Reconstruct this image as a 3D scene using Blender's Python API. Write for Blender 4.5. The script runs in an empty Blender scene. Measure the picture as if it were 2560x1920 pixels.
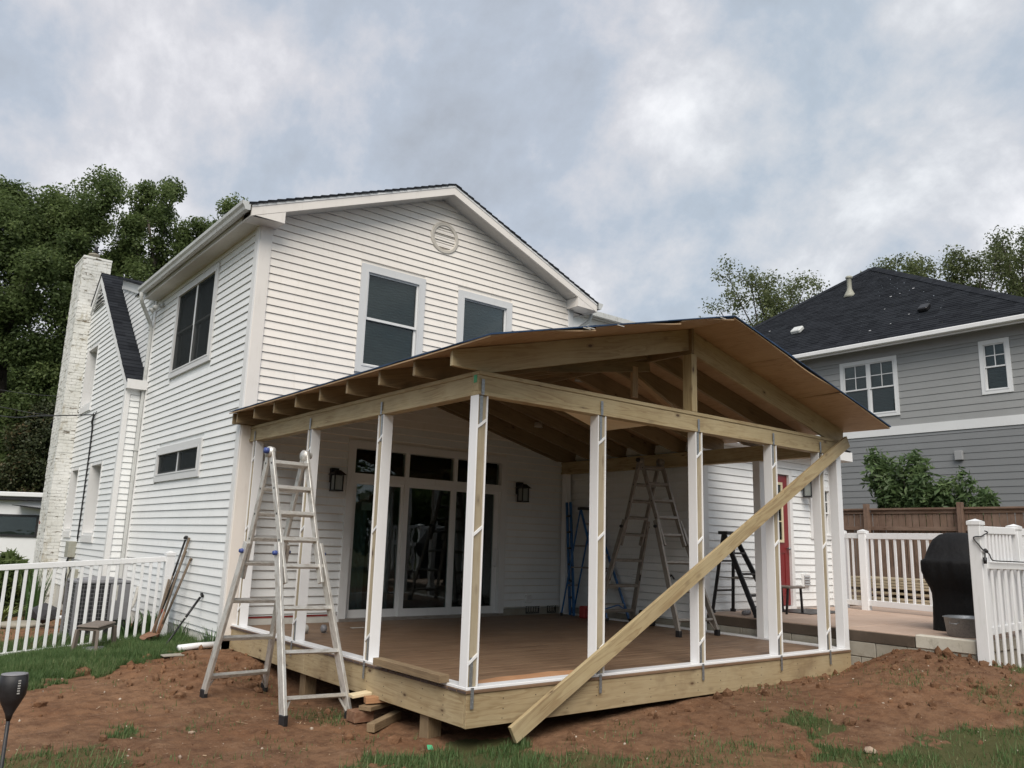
import bpy, bmesh, math, random
import numpy as np
from mathutils import Vector, Matrix, noise as mnoise

random.seed(7); RNG = np.random.default_rng(11)
SC = bpy.context.scene
COL = SC.collection
R = math.radians

# ------------------------------------------------------------------ camera
cam_d = bpy.data.cameras.new("camera"); cam = bpy.data.objects.new("camera", cam_d); COL.objects.link(cam)
PITCH, YAW, ROLL = 0.19610, 0.66998, 0.03144
cam_d.sensor_width = 36.0; cam_d.lens = 36.0 * 2006.27 / 2560.0
cam_d.clip_start = 0.05; cam_d.clip_end = 2000
cy, sy, cp, sp, cr, sr = math.cos(YAW), math.sin(YAW), math.cos(PITCH), math.sin(PITCH), math.cos(ROLL), math.sin(ROLL)
fwd0 = Vector((sy, cy, 0)); right0 = Vector((cy, -sy, 0)); up0 = Vector((0, 0, 1))
fwd = fwd0 * cp + up0 * sp; up = up0 * cp - fwd0 * sp
rgt = right0 * cr + up * sr; up2 = up * cr - right0 * sr
mw = Matrix.Identity(4)
for i in range(3):
    mw[i][0] = rgt[i]; mw[i][1] = up2[i]; mw[i][2] = -fwd[i]
mw[0][3], mw[1][3], mw[2][3] = -4.0829, -5.6230, 1.7398
cam.matrix_world = mw
SC.camera = cam

# ------------------------------------------------------------------ light
SUN_EL, SUN_AZ = R(47), R(218)      # soft light from behind and left of the camera; azimuth from +Y towards +X
world = bpy.data.worlds.new("World"); SC.world = world; world.use_nodes = True
nt = world.node_tree; nt.nodes.clear()
def WN(t, **k):
    n = nt.nodes.new(t)
    for a, b in k.items(): setattr(n, a, b)
    return n
wl = nt.links.new
out = WN('ShaderNodeOutputWorld'); bg = WN('ShaderNodeBackground'); wl(bg.outputs[0], out.inputs[0])
sky = WN('ShaderNodeTexSky', sky_type='NISHITA'); sky.sun_disc = False
sky.sun_elevation = SUN_EL; sky.sun_rotation = SUN_AZ; sky.air_density = 1.2; sky.dust_density = 2.0
tc = WN('ShaderNodeTexCoord'); sep = WN('ShaderNodeSeparateXYZ'); wl(tc.outputs['Generated'], sep.inputs[0])
zz = WN('ShaderNodeMath', operation='MAXIMUM'); wl(sep.outputs[2], zz.inputs[0]); zz.inputs[1].default_value = 0.0
zz2 = WN('ShaderNodeMath', operation='ADD'); wl(zz.outputs[0], zz2.inputs[0]); zz2.inputs[1].default_value = 0.95
dx = WN('ShaderNodeMath', operation='DIVIDE'); wl(sep.outputs[0], dx.inputs[0]); wl(zz2.outputs[0], dx.inputs[1])
dy = WN('ShaderNodeMath', operation='DIVIDE'); wl(sep.outputs[1], dy.inputs[0]); wl(zz2.outputs[0], dy.inputs[1])
cmb = WN('ShaderNodeCombineXYZ'); wl(dx.outputs[0], cmb.inputs[0]); wl(dy.outputs[0], cmb.inputs[1])
mp = WN('ShaderNodeMapping'); mp.inputs['Rotation'].default_value = (0, 0, R(18)); mp.inputs['Scale'].default_value = (2.6, 2.2, 1); mp.inputs['Location'].default_value = (5.2, 2.1, 0)
wl(cmb.outputs[0], mp.inputs[0])
def WNOISE(scale, det, rough, dist=0.0):
    n = WN('ShaderNodeTexNoise'); n.inputs['Scale'].default_value = scale; n.inputs['Detail'].default_value = det
    n.inputs['Roughness'].default_value = rough; n.inputs['Distortion'].default_value = dist; wl(mp.outputs[0], n.inputs['Vector']); return n
n1 = WNOISE(0.95, 2.0, 0.5, 0.3); n2 = WNOISE(3.4, 10.0, 0.60, 0.12)
n3 = WNOISE(0.55, 1.0, 0.5, 0.0); n3.noise_dimensions = '4D'; n3.inputs['W'].default_value = 4.2
mm = WN('ShaderNodeMath', operation='MULTIPLY'); wl(n1.outputs[0], mm.inputs[0]); mm.inputs[1].default_value = 0.48
ma = WN('ShaderNodeMath', operation='MULTIPLY_ADD'); wl(n2.outputs[0], ma.inputs[0]); ma.inputs[1].default_value = 0.52; wl(mm.outputs[0], ma.inputs[2])
rmp = WN('ShaderNodeValToRGB'); wl(ma.outputs[0], rmp.inputs[0])
cr_ = rmp.color_ramp; cr_.elements[0].position = 0.37; cr_.elements[0].color = (2.9, 3.3, 3.75, 1)
cr_.elements[1].position = 0.62; cr_.elements[1].color = (6.5, 6.75, 7.0, 1)
e = cr_.elements.new(0.46); e.color = (3.4, 3.95, 4.6, 1)
e = cr_.elements.new(0.53); e.color = (4.6, 4.85, 5.2, 1)
tint = WN('ShaderNodeMix', data_type='RGBA', blend_type='MULTIPLY'); tint.inputs['Factor'].default_value = 1.0
wl(rmp.outputs[0], tint.inputs[6])
trp = WN('ShaderNodeValToRGB'); wl(n3.outputs[0], trp.inputs[0])
trp.color_ramp.elements[0].position = 0.4; trp.color_ramp.elements[0].color = (0.96, 1.0, 0.985, 1)
trp.color_ramp.elements[1].position = 0.6; trp.color_ramp.elements[1].color = (1.04, 0.99, 0.98, 1)
wl(trp.outputs[0], tint.inputs[7])
mx = WN('ShaderNodeMix', data_type='RGBA'); mx.inputs['Factor'].default_value = 0.93
wl(sky.outputs[0], mx.inputs[6]); wl(tint.outputs[2], mx.inputs[7]); wl(mx.outputs[2], bg.inputs[0])
bg.inputs[1].default_value = 0.066
sun_d = bpy.data.lights.new("sun", 'SUN'); sun = bpy.data.objects.new("sun", sun_d); COL.objects.link(sun)
sun_d.energy = 1.5; sun_d.angle = R(42); sun_d.color = (1.0, 0.925, 0.83)
sdir = Vector((math.sin(SUN_AZ) * math.cos(SUN_EL), math.cos(SUN_AZ) * math.cos(SUN_EL), math.sin(SUN_EL)))
sun.rotation_euler = sdir.to_track_quat('Z', 'Y').to_euler(); sun.location = (-20, -20, 30)
vs = SC.view_settings; vs.view_transform = 'Standard'; vs.look = 'None'; vs.gamma = 1.0; vs.exposure = 1.17; vs.use_curve_mapping = False
SC.cycles.max_bounces = 6; SC.cycles.transparent_max_bounces = 12
SC.cycles.use_denoising = True

# ------------------------------------------------------------------ materials
MATS = {}
class NG:
    def __init__(s, m): s.t = m.node_tree; s.n = s.t.nodes; s.l = s.t.links
    def node(s, t, **k):
        n = s.n.new(t)
        for a, b in k.items():
            if isinstance(a, str) and a.startswith('i_'): n.inputs[a[2:]].default_value = b
            else: setattr(n, a, b)
        return n
    def link(s, a, b): s.l.new(a, b)
def new_mat(name, rough=0.6, col=(0.5, 0.5, 0.5), metal=0.0, spec=None):
    m = bpy.data.materials.new(name); m.use_nodes = True
    b = m.node_tree.nodes['Principled BSDF']
    b.inputs['Base Color'].default_value = (*col, 1); b.inputs['Roughness'].default_value = rough; b.inputs['Metallic'].default_value = metal
    if spec is not None: b.inputs['Specular IOR Level'].default_value = spec
    MATS[name] = m
    return m, NG(m), b
def coords(g, kind='Object', scale=(1, 1, 1), offset_random=False, rot=(0, 0, 0)):
    t = g.node('ShaderNodeTexCoord'); mp = g.node('ShaderNodeMapping'); mp.inputs['Scale'].default_value = scale; mp.inputs['Rotation'].default_value = rot
    g.link(t.outputs[kind], mp.inputs[0])
    if offset_random:
        oi = g.node('ShaderNodeObjectInfo'); mu = g.node('ShaderNodeMath', operation='MULTIPLY'); mu.inputs[1].default_value = 37.0
        g.link(oi.outputs['Random'], mu.inputs[0]); cb = g.node('ShaderNodeCombineXYZ')
        for i in range(3): g.link(mu.outputs[0], cb.inputs[i])
        g.link(cb.outputs[0], mp.inputs['Location'])
    return mp.outputs[0]
def posn(g, scale=(1, 1, 1)):
    t = g.node('ShaderNodeNewGeometry'); mp = g.node('ShaderNodeMapping'); mp.inputs['Scale'].default_value = scale
    g.link(t.outputs['Position'], mp.inputs[0]); return mp.outputs[0]
def noise(g, vec, scale, detail=4, rough=0.55, dist=0):
    n = g.node('ShaderNodeTexNoise'); n.inputs['Scale'].default_value = scale; n.inputs['Detail'].default_value = detail
    n.inputs['Roughness'].default_value = rough; n.inputs['Distortion'].default_value = dist; g.link(vec, n.inputs['Vector']); return n.outputs[0]
def ramp(g, fac, stops):
    r = g.node('ShaderNodeValToRGB'); g.link(fac, r.inputs[0]); el = r.color_ramp.elements
    while len(el) < len(stops): el.new(0.5)
    for e, (p, c) in zip(el, stops):
        e.position = p; e.color = (*c, 1) if len(c) == 3 else c
    return r.outputs[0]
def mixc(g, fac, a, b, mode='MIX'):
    m = g.node('ShaderNodeMix', data_type='RGBA', blend_type=mode)
    if isinstance(fac, (int, float)): m.inputs['Factor'].default_value = fac
    else: g.link(fac, m.inputs['Factor'])
    for v, i in ((a, 6), (b, 7)):
        if isinstance(v, tuple): m.inputs[i].default_value = (*v, 1) if len(v) == 3 else v
        else: g.link(v, m.inputs[i])
    return m.outputs[2]
def bump(g, b, h, strength=0.3, dist=0.01):
    n = g.node('ShaderNodeBump'); n.inputs['Strength'].default_value = strength; n.inputs['Distance'].default_value = dist
    g.link(h, n.inputs['Height']); g.link(n.outputs[0], b.inputs['Normal'])
def mathn(g, op, a, b=None):
    n = g.node('ShaderNodeMath', operation=op)
    for i, v in enumerate((a, b)):
        if v is None: continue
        if isinstance(v, (int, float)): n.inputs[i].default_value = v
        else: g.link(v, n.inputs[i])
    return n.outputs[0]

def painted(name, col, rough=0.45, var=0.08, dirt=(0.35, 0.33, 0.28), dirt_amt=0.12, fine=0.0):
    m, g, b = new_mat(name, rough)
    v = posn(g); n = noise(g, v, 1.3, 6, 0.6); n2 = noise(g, posn(g, (6, 6, 1.2)), 3.0, 5, 0.65)
    c = mixc(g, ramp(g, n, [(0.35, (0, 0, 0)), (0.7, (1, 1, 1))]), tuple(x * (1 - var) for x in col), col)
    oi = g.node('ShaderNodeObjectInfo')
    c = mixc(g, mathn(g, 'MULTIPLY', oi.outputs['Random'], 0.10), c, tuple(x * 0.6 for x in col))
    d = ramp(g, n2, [(0.55, (0, 0, 0)), (0.8, (dirt_amt * 2,) * 3)])
    c = mixc(g, d, c, dirt); g.link(c, b.inputs['Base Color'])
    bump(g, b, noise(g, posn(g, (2, 2, 14)), 30, 3), 0.08, 0.002)
    return m
vinyl_w = painted('vinyl_warm_lit', (0.88, 0.825, 0.765), 0.42, 0.08, (0.5, 0.42, 0.3), 0.12)  # white vinyl with the gable's warm light cast put into its colour
vinyl_c = painted('vinyl_white', (0.82, 0.835, 0.84), 0.42, 0.07, (0.45, 0.43, 0.38), 0.12)
trim_c = painted('trim_warm_lit', (0.80, 0.755, 0.71), 0.4, 0.06, (0.45, 0.38, 0.3), 0.12)  # gable trim, the same warm light tinted into its colour
vent_m = painted('vent_beige', (0.62, 0.575, 0.51), 0.45, 0.06, (0.4, 0.35, 0.28), 0.15)
trim_g = painted('trim_pale_gray', (0.64, 0.645, 0.65), 0.4, 0.06, (0.38, 0.36, 0.33), 0.12)
trim_w = painted('trim_white', (0.76, 0.76, 0.76), 0.4, 0.06, (0.4, 0.38, 0.33), 0.12)
gutter_m = painted('gutter_white', (0.60, 0.61, 0.60), 0.4, 0.15, (0.22, 0.21, 0.17), 0.5)
soffit_m = painted('soffit_cream', (0.62, 0.59, 0.54), 0.5, 0.1, (0.3, 0.27, 0.2), 0.25)
pvc_m = painted('pvc_white', (0.84, 0.85, 0.87), 0.3, 0.03, (0.5, 0.47, 0.4), 0.05)
fence_w = painted('fence_white', (0.83, 0.84, 0.86), 0.35, 0.05, (0.35, 0.4, 0.3), 0.14)
gray_s = painted('gray_siding', (0.315, 0.32, 0.32), 0.6, 0.08, (0.18, 0.18, 0.19), 0.05)
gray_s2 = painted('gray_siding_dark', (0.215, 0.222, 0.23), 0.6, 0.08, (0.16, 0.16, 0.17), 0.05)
gray_t = painted('gray_trim', (0.33, 0.335, 0.345), 0.55, 0.06, (0.2, 0.2, 0.2), 0.05)
white_t2 = painted('band_white', (0.74, 0.75, 0.76), 0.5, 0.05, (0.4, 0.4, 0.4), 0.06)

def wood(name, base, dark, light, knots=True, grain=1.0, rough=0.65, stain=0.25):
    m, g, b = new_mat(name, rough)
    v = coords(g, 'Object', (1.0, 1, 1), True)
    vs_ = coords(g, 'Object', (0.55, 7.5, 7.5), True)
    wv = noise(g, vs_, 1.5, 3, 0.55, 0.8)
    rings = mathn(g, 'FRACT', mathn(g, 'MULTIPLY', wv, 5.5 * grain))
    rr = ramp(g, rings, [(0.0, (0, 0, 0)), (0.55, (0.35,) * 3), (0.86, (1, 1, 1)), (1.0, (0, 0, 0))])
    fine = noise(g, coords(g, 'Object', (3, 90, 90), True), 3.0, 3, 0.6)
    blot = noise(g, v, 1.6, 4, 0.6)
    c = mixc(g, mathn(g, 'MULTIPLY', rr, 0.8), base, dark)
    c = mixc(g, ramp(g, blot, [(0.4, (0, 0, 0)), (0.7, (0.75,) * 3)]), c, light)
    c = mixc(g, ramp(g, fine, [(0.4, (0, 0, 0)), (0.7, (0.28,) * 3)]), c, dark)
    oi = g.node('ShaderNodeObjectInfo')
    c = mixc(g, mathn(g, 'MULTIPLY', oi.outputs['Random'], 0.3), c, tuple(x * 0.72 for x in base))
    if knots:
        vo = g.node('ShaderNodeTexVoronoi'); vo.inputs['Scale'].default_value = 1.0; vo.inputs['Randomness'].default_value = 1.0
        g.link(coords(g, 'Object', (3.4, 7.5, 7.5), True), vo.inputs['Vector'])
        vcol = g.node('ShaderNodeSeparateColor'); g.link(vo.outputs['Color'], vcol.inputs[0]); kk = mathn(g, 'GREATER_THAN', vcol.outputs[0], 0.52)
        kn = ramp(g, vo.outputs['Distance'], [(0.0, (1.0,) * 3), (0.075, (0.95,) * 3), (0.11, (0.4,) * 3), (0.24, (0, 0, 0))])
        c = mixc(g, mathn(g, 'MULTIPLY', kn, kk), c, (0.075, 0.04, 0.02))
    st = noise(g, v, 0.9, 5, 0.7)
    c = mixc(g, ramp(g, st, [(0.55, (0, 0, 0)), (0.75, (stain,) * 3)]), c, (0.16, 0.10, 0.055))
    g.link(c, b.inputs['Base Color']); bump(g, b, fine, 0.25, 0.003)
    return m
pine = wood('treated_pine', (0.45, 0.36, 0.205), (0.25, 0.165, 0.08), (0.52, 0.44, 0.275))
pine_c = wood('post_core_pine', (0.40, 0.34, 0.235), (0.27, 0.21, 0.135), (0.47, 0.41, 0.30))
pine_d = wood('treated_pine_shaded', (0.27, 0.20, 0.11), (0.14, 0.095, 0.05), (0.33, 0.25, 0.145))  # same lumber darkened: shade under roof and deck put into the colour
pine_o = wood('weathered_pine', (0.25, 0.175, 0.10), (0.12, 0.08, 0.045), (0.36, 0.27, 0.16), True, 1, 0.8, 0.5)
ply_m = wood('plywood', (0.46, 0.315, 0.18), (0.24, 0.145, 0.075), (0.54, 0.39, 0.24), False, 1.5, 0.6, 0.2)
pine_r = wood('rim_pine', (0.43, 0.335, 0.195), (0.23, 0.15, 0.07), (0.49, 0.41, 0.265), True, 1, 0.7, 0.75)
ply_p = wood('pale_lit_plywood', (0.80, 0.67, 0.44), (0.62, 0.48, 0.29), (0.85, 0.74, 0.52), False, 1.2, 0.6, 0.05)  # light on the gusset put into the colour; the offcut is simply pale
osb_m = wood('orange_board', (0.46, 0.24, 0.12), (0.27, 0.12, 0.055), (0.55, 0.33, 0.18), False, 2.2, 0.8, 0.3)
deck_m = wood('deck_brown', (0.215, 0.135, 0.083), (0.12, 0.07, 0.042), (0.30, 0.20, 0.125), False, 0.8, 0.5, 0.35)
deckend_m = wood('deck_end', (0.085, 0.06, 0.055), (0.05, 0.035, 0.03), (0.11, 0.08, 0.07), False, 0.8, 0.7, 0.2)
oldfence = wood('old_fence_wood', (0.185, 0.115, 0.082), (0.06, 0.038, 0.028), (0.28, 0.20, 0.155), True, 1.2, 0.85, 0.6)
darkfence = wood('dark_fence_wood', (0.045, 0.038, 0.035), (0.02, 0.017, 0.016), (0.07, 0.06, 0.055), False, 1.2, 0.9, 0.2)
handle_w = wood('handle_wood', (0.13, 0.095, 0.065), (0.06, 0.042, 0.03), (0.20, 0.155, 0.11), False, 1.0, 0.7, 0.4)

def metal(name, col, rough=0.4, met=0.9, dirt=(0.2, 0.17, 0.13), amt=0.5, sc=6):
    m, g, b = new_mat(name, rough, col, met)
    n = noise(g, coords(g, 'Object', (1, 3, 3), True), sc, 6, 0.7)
    f = ramp(g, n, [(0.45, (0, 0, 0)), (0.72, (amt,) * 3)])
    c = mixc(g, f, col, dirt); g.link(c, b.inputs['Base Color'])
    g.link(ramp(g, n, [(0.3, (rough * 0.8,) * 3), (0.8, (min(1, rough * 1.5),) * 3)]), b.inputs['Roughness'])
    return m
alu = metal('aluminium', (0.66, 0.65, 0.62), 0.42, 0.55, (0.25, 0.21, 0.17), 0.75, 9)
alu_d = metal('aluminium_dull', (0.34, 0.31, 0.28), 0.5, 0.6, (0.2, 0.17, 0.14), 0.7, 9)
galv = metal('galvanized', (0.36, 0.38, 0.40), 0.45, 0.8, (0.2, 0.21, 0.22), 0.5, 14)
black_p = metal('black_plastic', (0.012, 0.012, 0.014), 0.45, 0.0, (0.04, 0.04, 0.045), 0.4)
black_m = metal('black_metal', (0.015, 0.015, 0.017), 0.35, 0.3, (0.04, 0.035, 0.03), 0.4)
blue_p = metal('blue_fiberglass', (0.02, 0.12, 0.33), 0.4, 0.0, (0.02, 0.06, 0.15), 0.5)
bluecap = metal('blue_cap', (0.04, 0.07, 0.25), 0.4, 0.0, (0.1, 0.1, 0.2), 0.3)
rust = metal('rusty_steel', (0.20, 0.10, 0.06), 0.7, 0.2, (0.38, 0.25, 0.16), 0.8)
red_p = metal('red_paint', (0.45, 0.03, 0.02), 0.5, 0.0, (0.2, 0.03, 0.02), 0.4)
tape = metal('white_sticker', (0.45, 0.45, 0.43), 0.6, 0.0, (0.2, 0.2, 0.2), 0.5)
green_p = metal('green_tag', (0.05, 0.4, 0.18), 0.5, 0.0)
acgray = metal('ac_gray', (0.22, 0.22, 0.235), 0.5, 0.1, (0.14, 0.14, 0.15), 0.4)
acdark = metal('ac_dark', (0.035, 0.035, 0.04), 0.5, 0.2, (0.06, 0.06, 0.06), 0.4)
boxgray = metal('meter_gray', (0.33, 0.33, 0.28), 0.6, 0.0, (0.2, 0.18, 0.13), 0.6)
taupe = metal('taupe_plastic', (0.16, 0.13, 0.11), 0.6, 0.0, (0.24, 0.2, 0.17), 0.5)
redhouse = metal('red_wrap', (0.32, 0.04, 0.035), 0.6, 0.0, (0.25, 0.05, 0.04), 0.4)
reddoor = metal('door_red', (0.20, 0.018, 0.020), 0.35, 0.0, (0.14, 0.02, 0.02), 0.4)
yellowtrim = metal('lite_frame_cream', (0.62, 0.55, 0.38), 0.5, 0.0, (0.4, 0.35, 0.25), 0.3)
membrane = metal('blue_membrane', (0.015, 0.045, 0.11), 0.6, 0.0, (0.01, 0.014, 0.025), 0.7, 3)
frost, _g, _b = new_mat('frosted_glass', 0.35, (0.26, 0.28, 0.27))
foam = metal('foam_white', (0.5, 0.49, 0.46), 0.9, 0.0, (0.3, 0.28, 0.25), 0.5)

# cover cloth
m_, g, b = new_mat('black_cover', 0.75, (0.006, 0.006, 0.007)); cover_m = m_
b.inputs['Specular IOR Level'].default_value = 0.25; bump(g, b, noise(g, posn(g, (1, 1, .5)), 5, 5, 0.6), 0.7, 0.05)
m_, g, b = new_mat('gray_cloth', 0.9, (0.05, 0.05, 0.055)); strap_m = m_
m_, g, b = new_mat('curtain', 0.9, (0.16, 0.21, 0.22)); curtain_m = m_
m_, g, b = new_mat('blind', 0.85, (0.30, 0.33, 0.32)); blind_m = m_
bump(g, b, noise(g, posn(g, (0.3, 0.3, 60)), 3, 2), 0.4, 0.01)
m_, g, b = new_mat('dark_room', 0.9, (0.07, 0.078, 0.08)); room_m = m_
# window glass: see-through by angle
def glass(name, tint, refl=1.0):
    m = bpy.data.materials.new(name); m.use_nodes = True; g = NG(m); g.n.clear()
    o = g.node('ShaderNodeOutputMaterial'); mixn = g.node('ShaderNodeMixShader'); tr = g.node('ShaderNodeBsdfTransparent'); gl = g.node('ShaderNodeBsdfGlossy')
    tr.inputs[0].default_value = (*tint, 1); gl.inputs['Roughness'].default_value = 0.015; gl.inputs[0].default_value = (refl, refl, refl, 1)
    fr = g.node('ShaderNodeFresnel'); fr.inputs[0].default_value = 1.5
    tcn = posn(g); bn = g.node('ShaderNodeBump'); bn.inputs['Strength'].default_value = 0.06; bn.inputs['Distance'].default_value = 0.02
    g.link(noise(g, tcn, 2.2, 2), bn.inputs['Height']); g.link(bn.outputs[0], gl.inputs['Normal'])
    g.link(fr.outputs[0], mixn.inputs[0]); g.link(tr.outputs[0], mixn.inputs[1]); g.link(gl.outputs[0], mixn.inputs[2]); g.link(mixn.outputs[0], o.inputs[0])
    MATS[name] = m; return m
pane_m = glass('window_glass', (0.66, 0.71, 0.71), .8)
pane_d = glass('door_glass', (0.68, 0.76, 0.76))

# shingles (fine relief on stepped courses)
m_, g, b = new_mat('shingles', 0.95, spec=0.08); shingle_m = m_
v = posn(g)
br = g.node('ShaderNodeTexWhiteNoise'); br.noise_dimensions = '3D'
sn = g.node('ShaderNodeVectorMath', operation='SNAP'); g.link(v, sn.inputs[0]); sn.inputs[1].default_value = (0.31, 0.26, 0.11)
g.link(sn.outputs[0], br.inputs[0])
c = mixc(g, br.outputs[0], (0.010, 0.0115, 0.015), (0.024, 0.027, 0.033))
c = mixc(g, ramp(g, noise(g, v, 90, 3), [(0.4, (0, 0, 0)), (0.7, (0.5,) * 3)]), c, (0.036, 0.038, 0.044))
g.link(c, b.inputs['Base Color']); bump(g, b, noise(g, v, 60, 3), 0.5, 0.006)

# painted brick
m_, g, b = new_mat('painted_brick', 0.75); brick_m = m_
v = posn(g)
c = mixc(g, ramp(g, noise(g, v, 2.5, 6, 0.65), [(0.35, (0, 0, 0)), (0.7, (1, 1, 1))]), (0.60, 0.60, 0.565), (0.78, 0.78, 0.76))
c = mixc(g, ramp(g, noise(g, posn(g, (1.5, 1.5, 0.7)), 3.2, 7, 0.72), [(0.54, (0, 0, 0)), (0.68, (0.85,) * 3)]), c, (0.38, 0.34, 0.25))
c = mixc(g, ramp(g, noise(g, posn(g, (1, 1, 4)), 4.1, 6, 0.7), [(0.58, (0, 0, 0)), (0.63, (1,) * 3)]), c, (0.14, 0.115, 0.08))
c = mixc(g, ramp(g, noise(g, posn(g, (1, 1, 2.2)), 1.9, 3, 0.5), [(0.70, (0, 0, 0)), (0.715, (1,) * 3)]), c, (0.28, 0.08, 0.05))
g.link(c, b.inputs['Base Color']); bump(g, b, noise(g, v, 35, 4), 0.5, 0.006)
m_, g, b = new_mat('mortar_painted', 0.85); mortar_m = m_
c = mixc(g, ramp(g, noise(g, posn(g, (1, 1, 1)), 2.6, 6, 0.7), [(0.50, (0, 0, 0)), (0.62, (1,) * 3)]), (0.62, 0.62, 0.59), (0.12, 0.10, 0.075))
g.link(c, b.inputs['Base Color'])
# concrete
def concrete(name, a, c2, stain=(0.12, 0.10, 0.075), amt=0.7):
    m, g, b = new_mat(name, 0.85); v = posn(g)
    c = mixc(g, ramp(g, noise(g, v, 1.7, 8, 0.65), [(0.35, (0, 0, 0)), (0.7, (1, 1, 1))]), a, c2)
    c = mixc(g, ramp(g, noise(g, posn(g, (1, 1, 0.6)), 4.3, 7, 0.75), [(0.55, (0, 0, 0)), (0.72, (amt,) * 3)]), c, stain)
    g.link(c, b.inputs['Base Color']); bump(g, b, noise(g, v, 22, 8, 0.7), 0.5, 0.01); return m
conc = concrete('concrete_block', (0.27, 0.245, 0.20), (0.38, 0.36, 0.31))
conc_l = concrete('concrete_pale', (0.50, 0.47, 0.40), (0.62, 0.60, 0.53))
patio_m = concrete('patio_tan', (0.40, 0.29, 0.225), (0.47, 0.355, 0.285), (0.22, 0.16, 0.12), 0.4)
dirtywood = concrete('dirty_form_board', (0.06, 0.045, 0.033), (0.10, 0.075, 0.055), (0.15, 0.11, 0.08), 0.6)
found_m = concrete('painted_foundation', (0.55, 0.54, 0.50), (0.68, 0.67, 0.63), (0.33, 0.27, 0.2), 0.6)

# ------------------------------------------------------------------ mesh helpers
WM = {}
def setprops(o, label=None, cat=None, group=None, kind=None):
    if label: o['label'] = label
    if cat: o['category'] = cat
    if group: o['group'] = group
    if kind: o['kind'] = kind
    return o
def place(o, M, parent=None):
    COL.objects.link(o); WM[o.name] = M.copy()
    if parent is not None:
        o.parent = parent; o.matrix_basis = WM[parent.name].inverted() @ M
    else: o.matrix_basis = M
    return o
def empty(name, loc=(0, 0, 0), label=None, cat=None, group=None, parent=None):
    o = bpy.data.objects.new(name, None); o.empty_display_size = 0.2
    place(o, Matrix.Translation(Vector(loc)), parent); return setprops(o, label, cat, group)
def copy_tree(src, M, parent=None):
    """copy a thing and its parts; M = world matrix of the copy"""
    c = src.copy(); c.parent = None
    for k in ('label', 'category', 'group'):
        pass
    place(c, M, parent)
    for ch in [x for x in bpy.data.objects if x.parent == src]:
        rel = WM[src.name].inverted() @ WM[ch.name]
        copy_tree(ch, M @ rel, c)
    return c
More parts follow.
